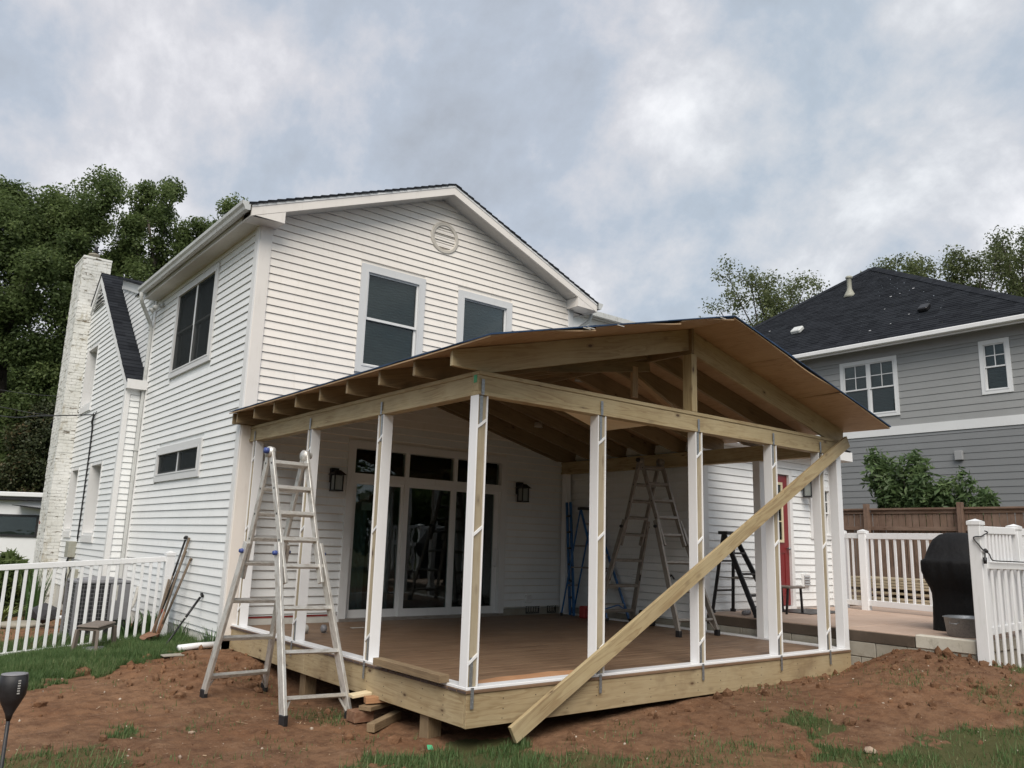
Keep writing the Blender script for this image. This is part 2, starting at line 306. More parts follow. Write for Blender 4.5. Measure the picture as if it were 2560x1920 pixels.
class MB:
    def __init__(s): s.v = []; s.f = []; s.mi = []; s.sm = []; s.mats = []
    def mat(s, m):
        if m not in s.mats: s.mats.append(m)
        return s.mats.index(m)
    def add(s, vs_, fs, mi=0, smooth=False):
        o = len(s.v); s.v += [tuple(x) for x in vs_]
        for f in fs: s.f.append(tuple(i + o for i in f)); s.mi.append(mi); s.sm.append(smooth)
    def box(s, x0, x1, y0, y1, z0, z1, mi=0):
        x0, x1 = min(x0, x1), max(x0, x1); y0, y1 = min(y0, y1), max(y0, y1); z0, z1 = min(z0, z1), max(z0, z1)
        s.add([(x0, y0, z0), (x1, y0, z0), (x1, y1, z0), (x0, y1, z0), (x0, y0, z1), (x1, y0, z1), (x1, y1, z1), (x0, y1, z1)],
              [(0, 3, 2, 1), (4, 5, 6, 7), (0, 1, 5, 4), (1, 2, 6, 5), (2, 3, 7, 6), (3, 0, 4, 7)], mi)
    def prism(s, pts, d, mi=0):
        """pts: list of 3D points (planar), d: extrusion vector"""
        n = len(pts); P = [Vector(p) for p in pts]; d = Vector(d)
        nrm = Vector((0, 0, 0))
        for i in range(n): nrm += P[i].cross(P[(i + 1) % n])
        if nrm.dot(d) > 0: P = P[::-1]
        s.add([*P, *[p + d for p in P]], [tuple(range(n)), tuple(range(2 * n - 1, n - 1, -1))] + [(i, i + n, (i + 1) % n + n, (i + 1) % n) for i in range(n)], mi)
    def bar(s, p0, p1, w, t, wdir=(0, 0, 1), mi=0):
        p0 = Vector(p0); p1 = Vector(p1); d = (p1 - p0).normalized(); W = Vector(wdir); W = (W - d * W.dot(d)).normalized(); T = d.cross(W)
        W = W * w / 2; T = T * t / 2
        s.add([p0 - W - T, p0 + W - T, p0 + W + T, p0 - W + T, p1 - W - T, p1 + W - T, p1 + W + T, p1 - W + T],
              [(0, 1, 2, 3), (7, 6, 5, 4), (0, 4, 5, 1), (1, 5, 6, 2), (2, 6, 7, 3), (3, 7, 4, 0)], mi)
    def tube(s, pts, radii, n=8, mi=0, caps=True):
        P = [Vector(p) for p in pts]; rings = []; ref = Vector((0.31, 0.17, 0.93))
        if isinstance(radii, (int, float)): radii = [radii] * len(P)
        for i, p in enumerate(P):
            d = (P[min(i + 1, len(P) - 1)] - P[max(i - 1, 0)]).normalized()
            a = d.cross(ref)
            if a.length < 0.05: a = d.cross(Vector((1, 0, 0)))
            a.normalize(); b_ = d.cross(a)
            rings.append([p + (a * math.cos(2 * math.pi * k / n) + b_ * math.sin(2 * math.pi * k / n)) * radii[i] for k in range(n)])
        vs_ = [q for r_ in rings for q in r_]; fs = []
        for i in range(len(P) - 1):
            for k in range(n): fs.append((i * n + k, i * n + (k + 1) % n, (i + 1) * n + (k + 1) % n, (i + 1) * n + k))
        if caps: fs.append(tuple(range(n - 1, -1, -1))); fs.append(tuple((len(P) - 1) * n + k for k in range(n)))
        s.add(vs_, fs, mi, True)
    def lathe(s, c, prof, n=20, mi=0, axis=2):
        vs_ = []; c = Vector(c)
        for (r_, h) in prof:
            for k in range(n):
                a = 2 * math.pi * k / n; q = [r_ * math.cos(a), r_ * math.sin(a), h]
                if axis == 1: q = [q[0], q[2], q[1]]
                if axis == 0: q = [q[2], q[0], q[1]]
                vs_.append(c + Vector(q))
        fs = []
        for i in range(len(prof) - 1):
            for k in range(n): fs.append((i * n + k, i * n + (k + 1) % n, (i + 1) * n + (k + 1) % n, (i + 1) * n + k))
        fs.append(tuple(range(n - 1, -1, -1))); fs.append(tuple((len(prof) - 1) * n + k for k in range(n)))
        s.add(vs_, fs, mi, True)
    def build(s, name, mat, parent=None, bevel=0, origin=None, M=None, **kw):
        if origin is None:
            a = np.array(s.v); origin = (a.min(0) + a.max(0)) / 2; origin = Vector([float(x) for x in origin])
        if M is None: M = Matrix.Translation(Vector(origin)); vs_ = [Vector(p) - Vector(origin) for p in s.v]
        else: vs_ = s.v
        me = bpy.data.meshes.new(name); me.from_pydata(vs_, [], s.f)
        mats = mat if isinstance(mat, (list, tuple)) else [mat]
        for m in mats: me.materials.append(m)
        if len(mats) > 1: me.polygons.foreach_set('material_index', s.mi)
        if any(s.sm): me.polygons.foreach_set('use_smooth', s.sm)
        if bevel:
            bm = bmesh.new(); bm.from_mesh(me)
            bmesh.ops.bevel(bm, geom=list(bm.edges), offset=bevel, segments=1, affect='EDGES', profile=0.5)
            bm.to_mesh(me); bm.free()
        me.update()
        o = bpy.data.objects.new(name, me); place(o, M, parent); return setprops(o, **kw)
_pc = {}
def plank(name, p0, p1, w, t, mat, parent=None, wdir=(0, 0, 1), bevel=0.002, **kw):
    """board: local X along its length, Y its width, Z its thickness"""
    p0 = Vector(p0); p1 = Vector(p1); L = (p1 - p0).length; d = (p1 - p0) / L
    W = Vector(wdir); W = (W - d * W.dot(d)).normalized(); T = d.cross(W)
    key = (round(L, 4), round(w, 4), round(t, 4), mat.name, bevel)
    if key not in _pc:
        mb = MB(); mb.box(-L / 2, L / 2, -w / 2, w / 2, -t / 2, t / 2)
        me = bpy.data.meshes.new(name); me.from_pydata(mb.v, [], mb.f)
        if bevel and min(w, t) > bevel * 3:
            bm = bmesh.new(); bm.from_mesh(me); bmesh.ops.bevel(bm, geom=list(bm.edges), offset=bevel, segments=1, affect='EDGES', profile=0.5); bm.to_mesh(me); bm.free()
        me.materials.append(mat); me.update(); _pc[key] = me
    o = bpy.data.objects.new(name, _pc[key]); M = Matrix.Identity(4); c = (p0 + p1) / 2
    for i in range(3): M[i][0] = d[i]; M[i][1] = W[i]; M[i][2] = T[i]; M[i][3] = c[i]
    place(o, M, parent); return setprops(o, **kw)
def bx(name, x0, x1, y0, y1, z0, z1, mat, parent=None, bevel=0.003, **kw):
    """axis-aligned board with its length as local X"""
    dims = [abs(x1 - x0), abs(y1 - y0), abs(z1 - z0)]; c = Vector(((x0 + x1) / 2, (y0 + y1) / 2, (z0 + z1) / 2))
    order = sorted(range(3), key=lambda i: -dims[i]); L, Wd, Th = order
    dv = [Vector((1, 0, 0)), Vector((0, 1, 0)), Vector((0, 0, 1))]
    return plank(name, c - dv[L] * dims[L] / 2, c + dv[L] * dims[L] / 2, dims[Wd], dims[Th], mat, parent, dv[Wd], bevel, **kw)

class Wall:
    def __init__(s, O, U, N): s.O = Vector((O[0], O[1], 0)); s.U = Vector((U[0], U[1], 0)); s.N = Vector((N[0], N[1], 0))
    def P(s, u, z, n=0): return s.O + s.U * u + s.N * n + Vector((0, 0, z))
    def box(s, mb, u0, u1, z0, z1, n0, n1, mi=0):
        mb.prism([s.P(u0, z0, n0), s.P(u1, z0, n0), s.P(u1, z1, n0), s.P(u0, z1, n0)], s.N * (n1 - n0), mi)
    def ring(s, mb, u0, u1, z0, z1, w, n0, n1, wb=None, wt=None, mi=0):
        wb = w if wb is None else wb; wt = w if wt is None else wt
        s.box(mb, u0, u0 + w, z0, z1, n0, n1, mi); s.box(mb, u1 - w, u1, z0, z1, n0, n1, mi)
        s.box(mb, u0 + w, u1 - w, z0, z0 + wb, n0, n1, mi); s.box(mb, u0 + w, u1 - w, z1 - wt, z1, n0, n1, mi)
def siding(W, parent, u0, u1, z0, z1, pitch, mat, holes=(), clip=None, lip=0.026, name='siding_board', zref=None, jitter=0.0006, slot=0.0115, mesh_stuff=False):
    """horizontal boards one over the other, each an object; holes = (u0,u1,z0,z1)"""
    zref = z0 if zref is None else zref
    k0 = math.floor((z0 - zref) / pitch + 1e-6); z = zref + k0 * pitch
    big = MB()
    while z < z1 - 0.004:
        a, b_ = max(z, z0), min(z + pitch, z1)
        if b_ - a < 0.012: z += pitch; continue
        segs = [(u0, u1)]
        for h in holes:
            if h[2] < b_ - 0.02 and h[3] > a + 0.02:
                ns = []
                for s0, s1 in segs:
                    if h[1] <= s0 or h[0] >= s1: ns.append((s0, s1)); continue
                    if h[0] > s0: ns.append((s0, h[0]))
                    if h[1] < s1: ns.append((h[1], s1))
                segs = ns
        if not mesh_stuff and random.random() < .34:
            ns = []
            for s0, s1 in segs:
                if s1 - s0 > 2.2: q_ = random.uniform(s0 + .7, s1 - .7); ns += [(s0, q_ - .0015), (q_ + .0015, s1)]
                else: ns.append((s0, s1))
            segs = ns
        for s0, s1 in segs:
            if clip:
                la, ra = clip(a); lb, rb = clip(b_)
                A0, A1 = max(s0, la), min(s1, ra); B0, B1 = max(s0, lb), min(s1, rb)
                if A1 - A0 < 0.03: continue
                if B1 < B0: B0 = B1 = (B0 + B1) / 2
            else: A0, A1, B0, B1 = s0, s1, s0, s1
            j = random.uniform(-jitter, jitter)
            n_b, n_t = lip, 0.009
            mb = MB() if not mesh_stuff else big
            zb = a - 0.003
            pts = [W.P(A0, zb, 0.001), W.P(A1, zb, 0.001), W.P(A1, zb + j, n_b + j), W.P(A0, zb + j, n_b + j), W.P(B0, b_ - slot, 0.001), W.P(B1, b_ - slot, 0.001), W.P(B1, b_ - slot, n_t), W.P(B0, b_ - slot, n_t)]
            q = [(0, 1, 2, 3), (7, 6, 5, 4), (3, 2, 6, 7), (2, 1, 5, 6), (0, 3, 7, 4)]
            # orientation
            nn = (pts[2] - pts[3]).cross(pts[7] - pts[3])
            if nn.dot(W.N) < 0: q = [t[::-1] for t in q]
            mb.add(pts, q)
            if not mesh_stuff: mb.build(name, mat, parent)
        z += pitch
    if mesh_stuff: big.build(name, mat, parent, kind='stuff')
def backing(W, parent, u0, u1, z0, z1, mat, holes=(), clip=None, thick=0.12, name='wall'):
    us = sorted({u0, u1, *[h[0] for h in holes], *[h[1] for h in holes]}); zs = sorted({z0, z1, *[h[2] for h in holes], *[h[3] for h in holes]})
    us = [u for u in us if u0 <= u <= u1]; zs = [z for z in zs if z0 <= z <= z1]
    mb = MB()
    for a, b_ in zip(us, us[1:]):
        for c, d in zip(zs, zs[1:]):
            mu, mz = (a + b_) / 2, (c + d) / 2
            if any(h[0] < mu < h[1] and h[2] < mz < h[3] for h in holes): continue
            W.box(mb, a, b_, c, d, -thick, 0)
    if clip:  # gable on top
        W_pts = [W.P(u, z, -thick) for u, z in clip]; mb.prism(W_pts, W.N * thick)
    return mb.build(name, mat, parent)
screen_m = bpy.data.materials.new('insect_screen'); screen_m.use_nodes = True; g = NG(screen_m); g.n.clear(); _o = g.node('ShaderNodeOutputMaterial'); _x = g.node('ShaderNodeMixShader'); _x.inputs[0].default_value = 0.55
_t = g.node('ShaderNodeBsdfTransparent'); _d = g.node('ShaderNodeBsdfDiffuse'); _d.inputs[0].default_value = (.035, .04, .042, 1); g.link(_t.outputs[0], _x.inputs[1]); g.link(_d.outputs[0], _x.inputs[2]); g.link(_x.outputs[0], _o.inputs[0])
def window(W, parent, u0, u1, z0, z1, trim=0.11, sashes=((0, 1),), split=None, name='window', trimmat=None, deep=0.0, blind=True, muntins=None, screen=False, proud=0.045, sill=False, glassmat=None, sashw=0.045, sashmat=None):
    """trim outer box u0..u1,z0..z1; opening inside it; returns window part"""
    trimmat = trimmat or trim_w; sashmat = sashmat or trim_w; glassmat = glassmat or pane_m
    mb = MB(); W.ring(mb, u0, u1, z0, z1, trim, -0.05, proud)
    W.ring(mb, u0 + trim - 0.012, u1 - trim + 0.012, z0 + trim - 0.012, z1 - trim + 0.012, 0.024, -0.06, proud + 0.008)
    win = mb.build(name, trimmat, parent)
    iu0, iu1, iz0, iz1 = u0 + trim, u1 - trim, z0 + trim, z1 - trim
    if sill:
        mb = MB(); W.box(mb, u0 - 0.02, u1 + 0.02, z0 - 0.03, z0 + 0.03, 0.0, proud + 0.03); mb.build('sill', trimmat, win)
    n = len(sashes); gap = 0.05
    for k, (f0, f1) in enumerate(sashes):
        a = iu0 + (iu1 - iu0) * f0 + (gap / 2 if f0 > 0 else 0); b_ = iu0 + (iu1 - iu0) * f1 - (gap / 2 if f1 < 1 else 0)
        zs = [(iz0, iz1, 0.0)] if split is None else [(iz0, iz0 + (iz1 - iz0) * split + 0.02, -0.02), (iz0 + (iz1 - iz0) * split - 0.02, iz1, 0.008)]
        for j, (c, d, off) in enumerate(zs):
            mb = MB(); W.ring(mb, a, b_, c, d, sashw, -0.03 + off, 0.012 + off); sa = mb.build('sash', sashmat, win)
            mb = MB(); W.box(mb, a + sashw - 0.004, b_ - sashw + 0.004, c + sashw - 0.004, d - sashw + 0.004, -0.014 + off, -0.008 + off); mb.build('pane', glassmat, win)
            if muntins and (split is None or j == 1):
                mb = MB(); nu, nz = muntins
                for q in range(1, nu): uu = a + (b_ - a) * q / nu; W.box(mb, uu - 0.011, uu + 0.011, c + sashw, d - sashw, -0.006 + off, 0.006 + off)
                for q in range(1, nz): zz_ = c + (d - c) * q / nz; W.box(mb, a + sashw, b_ - sashw, zz_ - 0.011, zz_ + 0.011, -0.0055 + off, 0.0065 + off)
                mb.build('muntin', sashmat, win)
        if screen: mb = MB(); W.box(mb, a + .018, b_ - .018, iz0 + .018, iz1 - .018, .0225, .0235); mb.build('insect_screen', screen_m, win)
        if n > 1 and f1 < 1:
            mb = MB(); W.box(mb, b_, b_ + gap, iz0, iz1, -0.03, 0.02); mb.build('mullion', trimmat, win)
    if blind:
        mb = MB(); N_ = max(4, int((iz1 - iz0) / 0.045))
        for q in range(N_):
            c = iz0 + (iz1 - iz0) * q / N_; d = iz0 + (iz1 - iz0) * (q + 1) / N_; m2 = (c + d) / 2
            pts = [W.P(iu0, c, -0.085), W.P(iu1, c, -0.085), W.P(iu1, m2, -0.073), W.P(iu0, m2, -0.073), W.P(iu1, d, -0.085), W.P(iu0, d, -0.085)]
            mb.add(pts, [(0, 1, 2, 3), (3, 2, 4, 5)])
        mb.build('blind', blind_m, win)
    return win

# ================================================================== TERRAIN
CP = np.array([(-6,-6,0),(-6,0,0),(0,-6,0),(4,-6,.05),(9,-6,.2),(-3,-1,.0),(-1,1.6,.06),(-.1,.7,.05),(-.1,3.3,.02),(-1,3.4,.08),(-.5,4.6,.2),(-.1,5.3,.25),(-.1,7.4,.2),
 (-2.5,7.4,.03),(-5,7.4,-.05),(.9,-.1,.10),(1.8,-.1,.17),(2.8,-.1,.21),(3.8,-.1,.265),(4.9,-.1,.30),(5.9,-.15,.35),(6.0,-.3,.48),(6.05,-.65,.62),(6.05,-1,.60),(6.05,-1.45,.57),
 (7.1,-1.6,.42),(9,-1.7,.38),(3,-3,.1),(6,-4,.25),(-4,12,-.1),(-.5,12,.1),(-4,20,-.25),(3,3,.05),(5,3,.2),(12,-4,.4),(12,3,.5),(-1.2,9,.12),(0,.0,.06)], float)
def _tps(r):
    with np.errstate(divide='ignore', invalid='ignore'):
        return np.where(r > 1e-9, r * r * np.log(r + 1e-12), 0.0)
_n = len(CP); _d = np.hypot(CP[:, None, 0] - CP[None, :, 0], CP[:, None, 1] - CP[None, :, 1])
_A = np.zeros((_n + 3, _n + 3)); _A[:_n, :_n] = _tps(_d) + np.eye(_n) * 0.02; _A[:_n, _n] = 1; _A[:_n, _n + 1:] = CP[:, :2]; _A[_n:, :_n] = _A[:_n, _n:].T
_w = np.linalg.solve(_A, np.concatenate([CP[:, 2], np.zeros(3)]))
def base_h(x, y):
    x = np.asarray(x, float); y = np.asarray(y, float); xc = np.clip(x, -7, 13); yc = np.clip(y, -7, 20)
    h = _w[_n] + _w[_n + 1] * xc + _w[_n + 2] * yc
    for i in range(_n): h = h + _w[i] * _tps(np.hypot(xc - CP[i, 0], yc - CP[i, 1]))
    far = np.clip((np.hypot(x - 2, y - 2) - 16) / 30, 0, 1)
    return h * (1 - far) + (-0.3) * far
# value-noise fBm in numpy
_perm = RNG.random((256, 256))
def vnoise(x, y):
    xi = np.floor(x).astype(int); yi = np.floor(y).astype(int); fx = x - xi; fy = y - yi
    fx = fx * fx * (3 - 2 * fx); fy = fy * fy * (3 - 2 * fy); xi &= 255; yi &= 255; x1 = (xi + 1) & 255; y1 = (yi + 1) & 255
    return (_perm[xi, yi] * (1 - fx) + _perm[x1, yi] * fx) * (1 - fy) + (_perm[xi, y1] * (1 - fx) + _perm[x1, y1] * fx) * fy
def fbm(x, y, s, o=5, g=0.5):
    v = 0; a = 1; t = 0
    for k in range(o):
        v = v + a * (vnoise(x * s * 2 ** k + 17.3 * k, y * s * 2 ** k - 9.1 * k) - 0.5); t += a; a *= g
    return v / t
def inpoly(x, y, P):
    x = np.asarray(x); y = np.asarray(y); r = np.zeros(x.shape, bool); n = len(P)
    for i in range(n):
        x0, y0 = P[i]; x1, y1 = P[(i + 1) % n]
        c = ((y0 > y) != (y1 > y)) & (x < (x1 - x0) * (y - y0) / ((y1 - y0) if abs(y1 - y0) > 1e-9 else 1e-9) + x0); r ^= c
    return r
G_LAWN = [(-9, 3.2), (-3.88, 3.95), (-2.74, 4.02), (-2.6, 4.15), (-2.03, 4.67), (-2.06, 5.05), (-1.8, 5.17), (-1.91, 4.48), (-1.6, 4.68), (-1.3, 4.91), (-.97, 5.02), (-.73, 5.34), (-.4, 5.49), (-.03, 5.46), (-.1, 7.5), (-.1, 16), (-9, 16)]
G_PATCH = [  # polygon, density 0..1
 ([(-3.4, 1.2), (-3.3, 1.9), (-2.99, 1.9), (-2.75, 1.83), (-2.42, 1.55), (-2.23, 1.36), (-2.3, .9)], .55),
 ([(-2.29, 1.97), (-2.11, 2.19), (-2.01, 2.13), (-2.1, 1.8), (-2.25, 1.82)], .8),
 ([(-1.73, 1.9), (-1.6, 2.1), (-1.49, 2.1), (-1.56, 1.86), (-1.73, 1.76)], .6),
 ([(-2.87, 1.97), (-2.8, 1.98), (-2.75, 1.78), (-2.84, 1.73)], .4),
 ([(-.49, 2.74), (-.18, 3.0), (.0, 2.71), (.04, 2.07), (-.26, 1.45), (-.5, 1.48), (-.55, 1.81), (-.42, 2.33)], .28),
 ([(-.47, .4), (-.07, .3), (.21, .36), (.5, .15), (.42, -.3), (.2, -.8), (-1.2, -.2), (-.89, .12)], .95),
 ([(.3, .2), (.49, .12), (.45, -.23), (.55, -.5), (.8, -.75), (1.0, -1.1), (.2, -1.1), (.1, -.2)], .6),
 ([(2.94, -.84), (3.12, -1.07), (3.11, -1.54), (2.88, -1.67), (2.45, -1.67), (2.53, -2.1), (2.71, -2.21), (2.26, -2.27), (2.11, -2.02), (2.49, -1.6), (2.72, -1.2)], .8),
 ([(1.77, -2.21), (2.36, -2.26), (2.82, -2.2), (3.7, -2.1), (4.17, -2.5), (5.2, -2.5), (6, -4), (3, -4.2), (1.44, -2.31)], .85),
 ([(1.9, -.66), (1.97, -.82), (2.01, -1.05), (1.72, -1.27), (1.54, -1.06)], .16),
 ([(.95, -1.0), (1.9, -1.13), (2.24, -1.61), (1.85, -1.96), (.63, -1.2)], .3),
 ([(4.97, -.97), (5.42, -1.03), (4.96, -1.63), (4.65, -1.76), (4.3, -1.56)], .13),
 ([(5.05, -1.83), (5.58, -2.12), (4.14, -2.62), (4.03, -2.44)], .3),
 ([(6.2, -1.7), (9.5, -1.9), (11, -5), (6.0, -3.2)], .5)]
def grass_mask(x, y):
    jx = x + fbm(x, y, 3.0, 5, .7) * 0.75; jy = y + fbm(x + 40, y, 3.0, 5, .7) * 0.75
    m = np.zeros(np.shape(x))
    m = np.where(inpoly(jx, jy, G_LAWN), 1.0, m)
    for P, d in G_PATCH: m = np.maximum(m, np.where(inpoly(jx, jy, P), d, 0))
    far = (y > 16) | (x < -9) | (x > 12) | (y < -6) | (np.hypot(x, y) > 30)
    bed = (y > 9.0) & (y < 15) & (x > -2.3) & (x < -.1)        # mulch bed by the older wing
    m = np.where(bed, 0.12, m)
    return np.where(far, 1.0, m)
def clod_mask(x, y):
    a = np.exp(-(((x + .75) / .75) ** 2 + ((y - 4.35) / .75) ** 2)); a = np.maximum(a, np.exp(-(((x + .1) / .6) ** 2 + ((y - 4.1) / .8) ** 2)))
    b_ = np.exp(-(((x - 5.9) / .9) ** 2 + ((y + 1.35) / .6) ** 2)); c = np.exp(-(((x - 6.3) / .9) ** 2 + ((y + 1.9) / .35) ** 2))
    return np.maximum(np.maximum(a, b_), c * 0.9)
def hgt(x, y):
    h = base_h(x, y); near = np.clip(1 - (np.hypot(x - 1, y - 2) - 10) / 8, 0, 1); g_ = grass_mask(x, y); cm = clod_mask(x, y)
    amp = 0.05 * (1 - g_ * 0.6)
    h = h + near * amp * fbm(x, y, 1.1, 4) + near * (1 - 0.75 * g_) * (0.060 * fbm(x, y, 4.0, 6, 0.62) + 0.010 * np.abs(fbm(x + 9, y, 14, 4, 0.65)) * 2)
    h = h + near * cm * (0.10 * fbm(x + 3, y, 3.2, 5, 0.62) + 0.07 * np.abs(fbm(x, y + 5, 9, 4, 0.6)) + 0.025)
    # hollow dug by the post under the deck
    h = h - 0.13 * np.exp(-(((x - .0) / .28) ** 2 + ((y - 3.55) / .35) ** 2))
    return h
def axis_pts(a, b_, step, far):
    core = np.arange(a, b_ + 1e-6, step); L = []; s = step; v = a
    while v > -far: s *= 1.22; v -= s; L.append(v)
    Rr = []; s = step; v = core[-1]
    while v < far: s *= 1.22; v += s; Rr.append(v)
    return np.concatenate([np.array(L[::-1]), core, np.array(Rr)])
XS = axis_pts(-4.6, 8.2, 0.028, 400); YS = axis_pts(-4.2, 7.6, 0.03, 400)
GX, GY = np.meshgrid(XS, YS, indexing='ij'); GZ = hgt(GX, GY)
nx, ny = GX.shape
me = bpy.data.meshes.new('ground'); me.vertices.add(nx * ny); co = np.stack([GX, GY, GZ], -1).reshape(-1, 3).astype(np.float32); me.vertices.foreach_set('co', co.ravel())
idx = np.arange(nx * ny).reshape(nx, ny); quads = np.stack([idx[:-1, :-1], idx[1:, :-1], idx[1:, 1:], idx[:-1, 1:]], -1).reshape(-1, 4)
def fill_quads(me, quads):
    n = len(quads); me.loops.add(n * 4); me.loops.foreach_set('vertex_index', quads.astype(np.int32).ravel()); me.polygons.add(n)
    me.polygons.foreach_set('loop_start', np.arange(0, n * 4, 4, dtype=np.int32)); me.update(calc_edges=True)
fill_quads(me, quads)
me.polygons.foreach_set('use_smooth', np.ones(len(quads), bool))
at = me.attributes.new('grass', 'FLOAT', 'POINT'); at.data.foreach_set('value', grass_mask(GX, GY).astype(np.float32).ravel())
m_, g, b = new_mat('soil', 0.95); soil_m = m_
b.inputs['Specular IOR Level'].default_value = 0.15
v = posn(g); at_n = g.node('ShaderNodeAttribute', attribute_name='grass')
c = mixc(g, ramp(g, noise(g, v, 0.9, 6, 0.6), [(0.35, (0, 0, 0)), (0.65, (1, 1, 1))]), (0.205, 0.103, 0.055), (0.295, 0.170, 0.098))
c = mixc(g, ramp(g, noise(g, v, 0.45, 4, 0.6), [(0.42, (0, 0, 0)), (0.62, (0.55,) * 3)]), c, (0.135, 0.075, 0.045))
c = mixc(g, ramp(g, noise(g, v, 7, 7, 0.7), [(0.42, (0, 0, 0)), (0.66, (0.75,) * 3)]), c, (0.088, 0.043, 0.025))
c = mixc(g, ramp(g, noise(g, v, 3.1, 8, 0.75), [(0.55, (0, 0, 0)), (0.7, (0.55,) * 3)]), c, (0.325, 0.205, 0.13))
c = mixc(g, ramp(g, noise(g, v, 60, 3, 0.6), [(0.62, (0, 0, 0)), (0.70, (0.8,) * 3)]), c, (0.29, 0.21, 0.145))
gc = mixc(g, noise(g, v, 5, 5, 0.7), (0.045, 0.062, 0.020), (0.085, 0.095, 0.038))
gf = mathn(g, 'MULTIPLY', at_n.outputs['Fac'], 1.0)
c = mixc(g, ramp(g, mathn(g, 'ADD', gf, mathn(g, 'MULTIPLY', noise(g, v, 9, 4, 0.7), 0.45)), [(0.42, (0, 0, 0)), (1.05, (0.85,) * 3)]), c, gc)
g.link(c, b.inputs['Base Color'])
bump(g, b, mathn(g, 'ADD', noise(g, v, 45, 8, 0.72), mathn(g, 'MULTIPLY', noise(g, v, 12, 4, 0.6), 0.8)), 0.85, 0.025)
me.materials.append(soil_m)
ground = bpy.data.objects.new('ground', me); place(ground, Matrix.Identity(4)); ground['kind'] = 'structure'
def gz(x, y): return float(hgt(np.array([float(x)]), np.array([float(y)]))[0])

# sampled triangle scatter --------------------------------------------------
def in_view(x, y, z=0.1, margin=0.08):
    dxx = x - mw[0][3]; dyy = y - mw[1][3]; dzz = z - mw[2][3]
    f_ = dxx * fwd.x + dyy * fwd.y + dzz * fwd.z; r_ = dxx * rgt.x + dyy * rgt.y + dzz * rgt.z; u_ = dxx * up2.x + dyy * up2.y + dzz * up2.z
    f_ = np.maximum(f_, 1e-3)
    return (np.abs(r_ / f_) < 0.638 + margin) & (np.abs(u_ / f_) < 0.4785 + margin * 2)
def tri_mesh(name, tris, mat, attr=None, **kw):
    n = len(tris); me = bpy.data.meshes.new(name); me.vertices.add(n * 3); me.vertices.foreach_set('co', tris.astype(np.float32).ravel())
    me.loops.add(n * 3); me.loops.foreach_set('vertex_index', np.arange(n * 3, dtype=np.int32)); me.polygons.add(n)
    me.polygons.foreach_set('loop_start', np.arange(0, n * 3, 3, dtype=np.int32)); me.update(calc_edges=True)
    if attr is not None: a = me.attributes.new('shade', 'FLOAT', 'POINT'); a.data.foreach_set('value', np.repeat(attr, 3).astype(np.float32))
    me.materials.append(mat); o = bpy.data.objects.new(name, me); place(o, Matrix.Identity(4)); return setprops(o, **kw)
def leafmat(name, a, b_, c2, trans=0.35, rough=0.55):
    m = bpy.data.materials.new(name); m.use_nodes = True; g = NG(m); g.n.clear(); o = g.node('ShaderNodeOutputMaterial')
    at = g.node('ShaderNodeAttribute', attribute_name='shade'); col = ramp(g, at.outputs['Fac'], [(0.0, a), (0.6, b_), (1.0, c2)])
    d = g.node('ShaderNodeBsdfPrincipled'); d.inputs['Roughness'].default_value = rough; d.inputs['Specular IOR Level'].default_value = 0.3; g.link(col, d.inputs['Base Color'])
    t = g.node('ShaderNodeBsdfTranslucent'); g.link(col, t.inputs[0]); mx_ = g.node('ShaderNodeMixShader'); mx_.inputs[0].default_value = trans
    g.link(d.outputs[0], mx_.inputs[1]); g.link(t.outputs[0], mx_.inputs[2]); g.link(mx_.outputs[0], o.inputs[0]); MATS[name] = m; return m
grass_m = leafmat('grass_blade', (0.070, 0.122, 0.042), (0.125, 0.205, 0.072), (0.27, 0.28, 0.14), 0.45)
def scatter_grass(N, x0, x1, y0, y1, hmin, hmax, minmask=0.02):
    x = RNG.uniform(x0, x1, N); y = RNG.uniform(y0, y1, N); m = grass_mask(x, y) * (0.55 + 0.9 * (fbm(x, y, 6, 3) + .5)) 
    patch = np.clip((fbm(x + 70, y + 3, 2.2, 4) + 0.22) * 4.0, 0.12, 1)
    k = (RNG.random(N) < m * patch) & in_view(x, y) & (m > minmask) & ~((x > -.02) & (y > .02) & (x < 6))
    return x[k], y[k], m[k]
gx, gy, gm = [], [], []
for args in ((230000, -4.2, 0, 3.4, 7.6), (60000, -6, -.2, 7.6, 16), (240000, -3.4, 6.5, -4.3, 2.3)):
    a, b_, c = scatter_grass(*args, 0.04, 0.1); gx.append(a); gy.append(b_); gm.append(c)
x = RNG.uniform(-4, 7, 26000); y = RNG.uniform(-4, 5, 26000); tuft = vnoise(x * 2.3, y * 2.3) * .6 + vnoise(x * 7, y * 7) * .4 > 0.60; k = tuft & in_view(x, y) & ~((x > 0) & (y > 0.0)) & (x < 6)
gx.append(x[k]); gy.append(y[k]); gm.append(np.full(k.sum(), .3))
gx = np.concatenate(gx); gy = np.concatenate(gy); gm = np.concatenate(gm); n = len(gx); zz_ = hgt(gx, gy)
ang = RNG.uniform(0, 2 * np.pi, n); hh = (0.022 + 0.070 * RNG.random(n) ** 1.6) * np.clip(0.55 + gm * 0.6, .5, 1.3) * (1 + 0.7 * (vnoise(gx * 3, gy * 3) - .4)); lean = RNG.uniform(0.1, 0.9, n) * hh
ww = RNG.uniform(0.0028, 0.0055, n) * np.where(gy > 7.6, 1.7, 1)
bd = np.stack([np.cos(ang), np.sin(ang), 0 * ang], -1); ln = np.stack([np.cos(ang + 1.4), np.sin(ang + 1.4), 0 * ang], -1); P0 = np.stack([gx, gy, zz_ - 0.004], -1)
tip = P0 + ln * lean[:, None] + np.stack([0 * hh, 0 * hh, hh], -1); tris = np.stack([P0 - bd * ww[:, None], P0 + bd * ww[:, None], tip], 1)
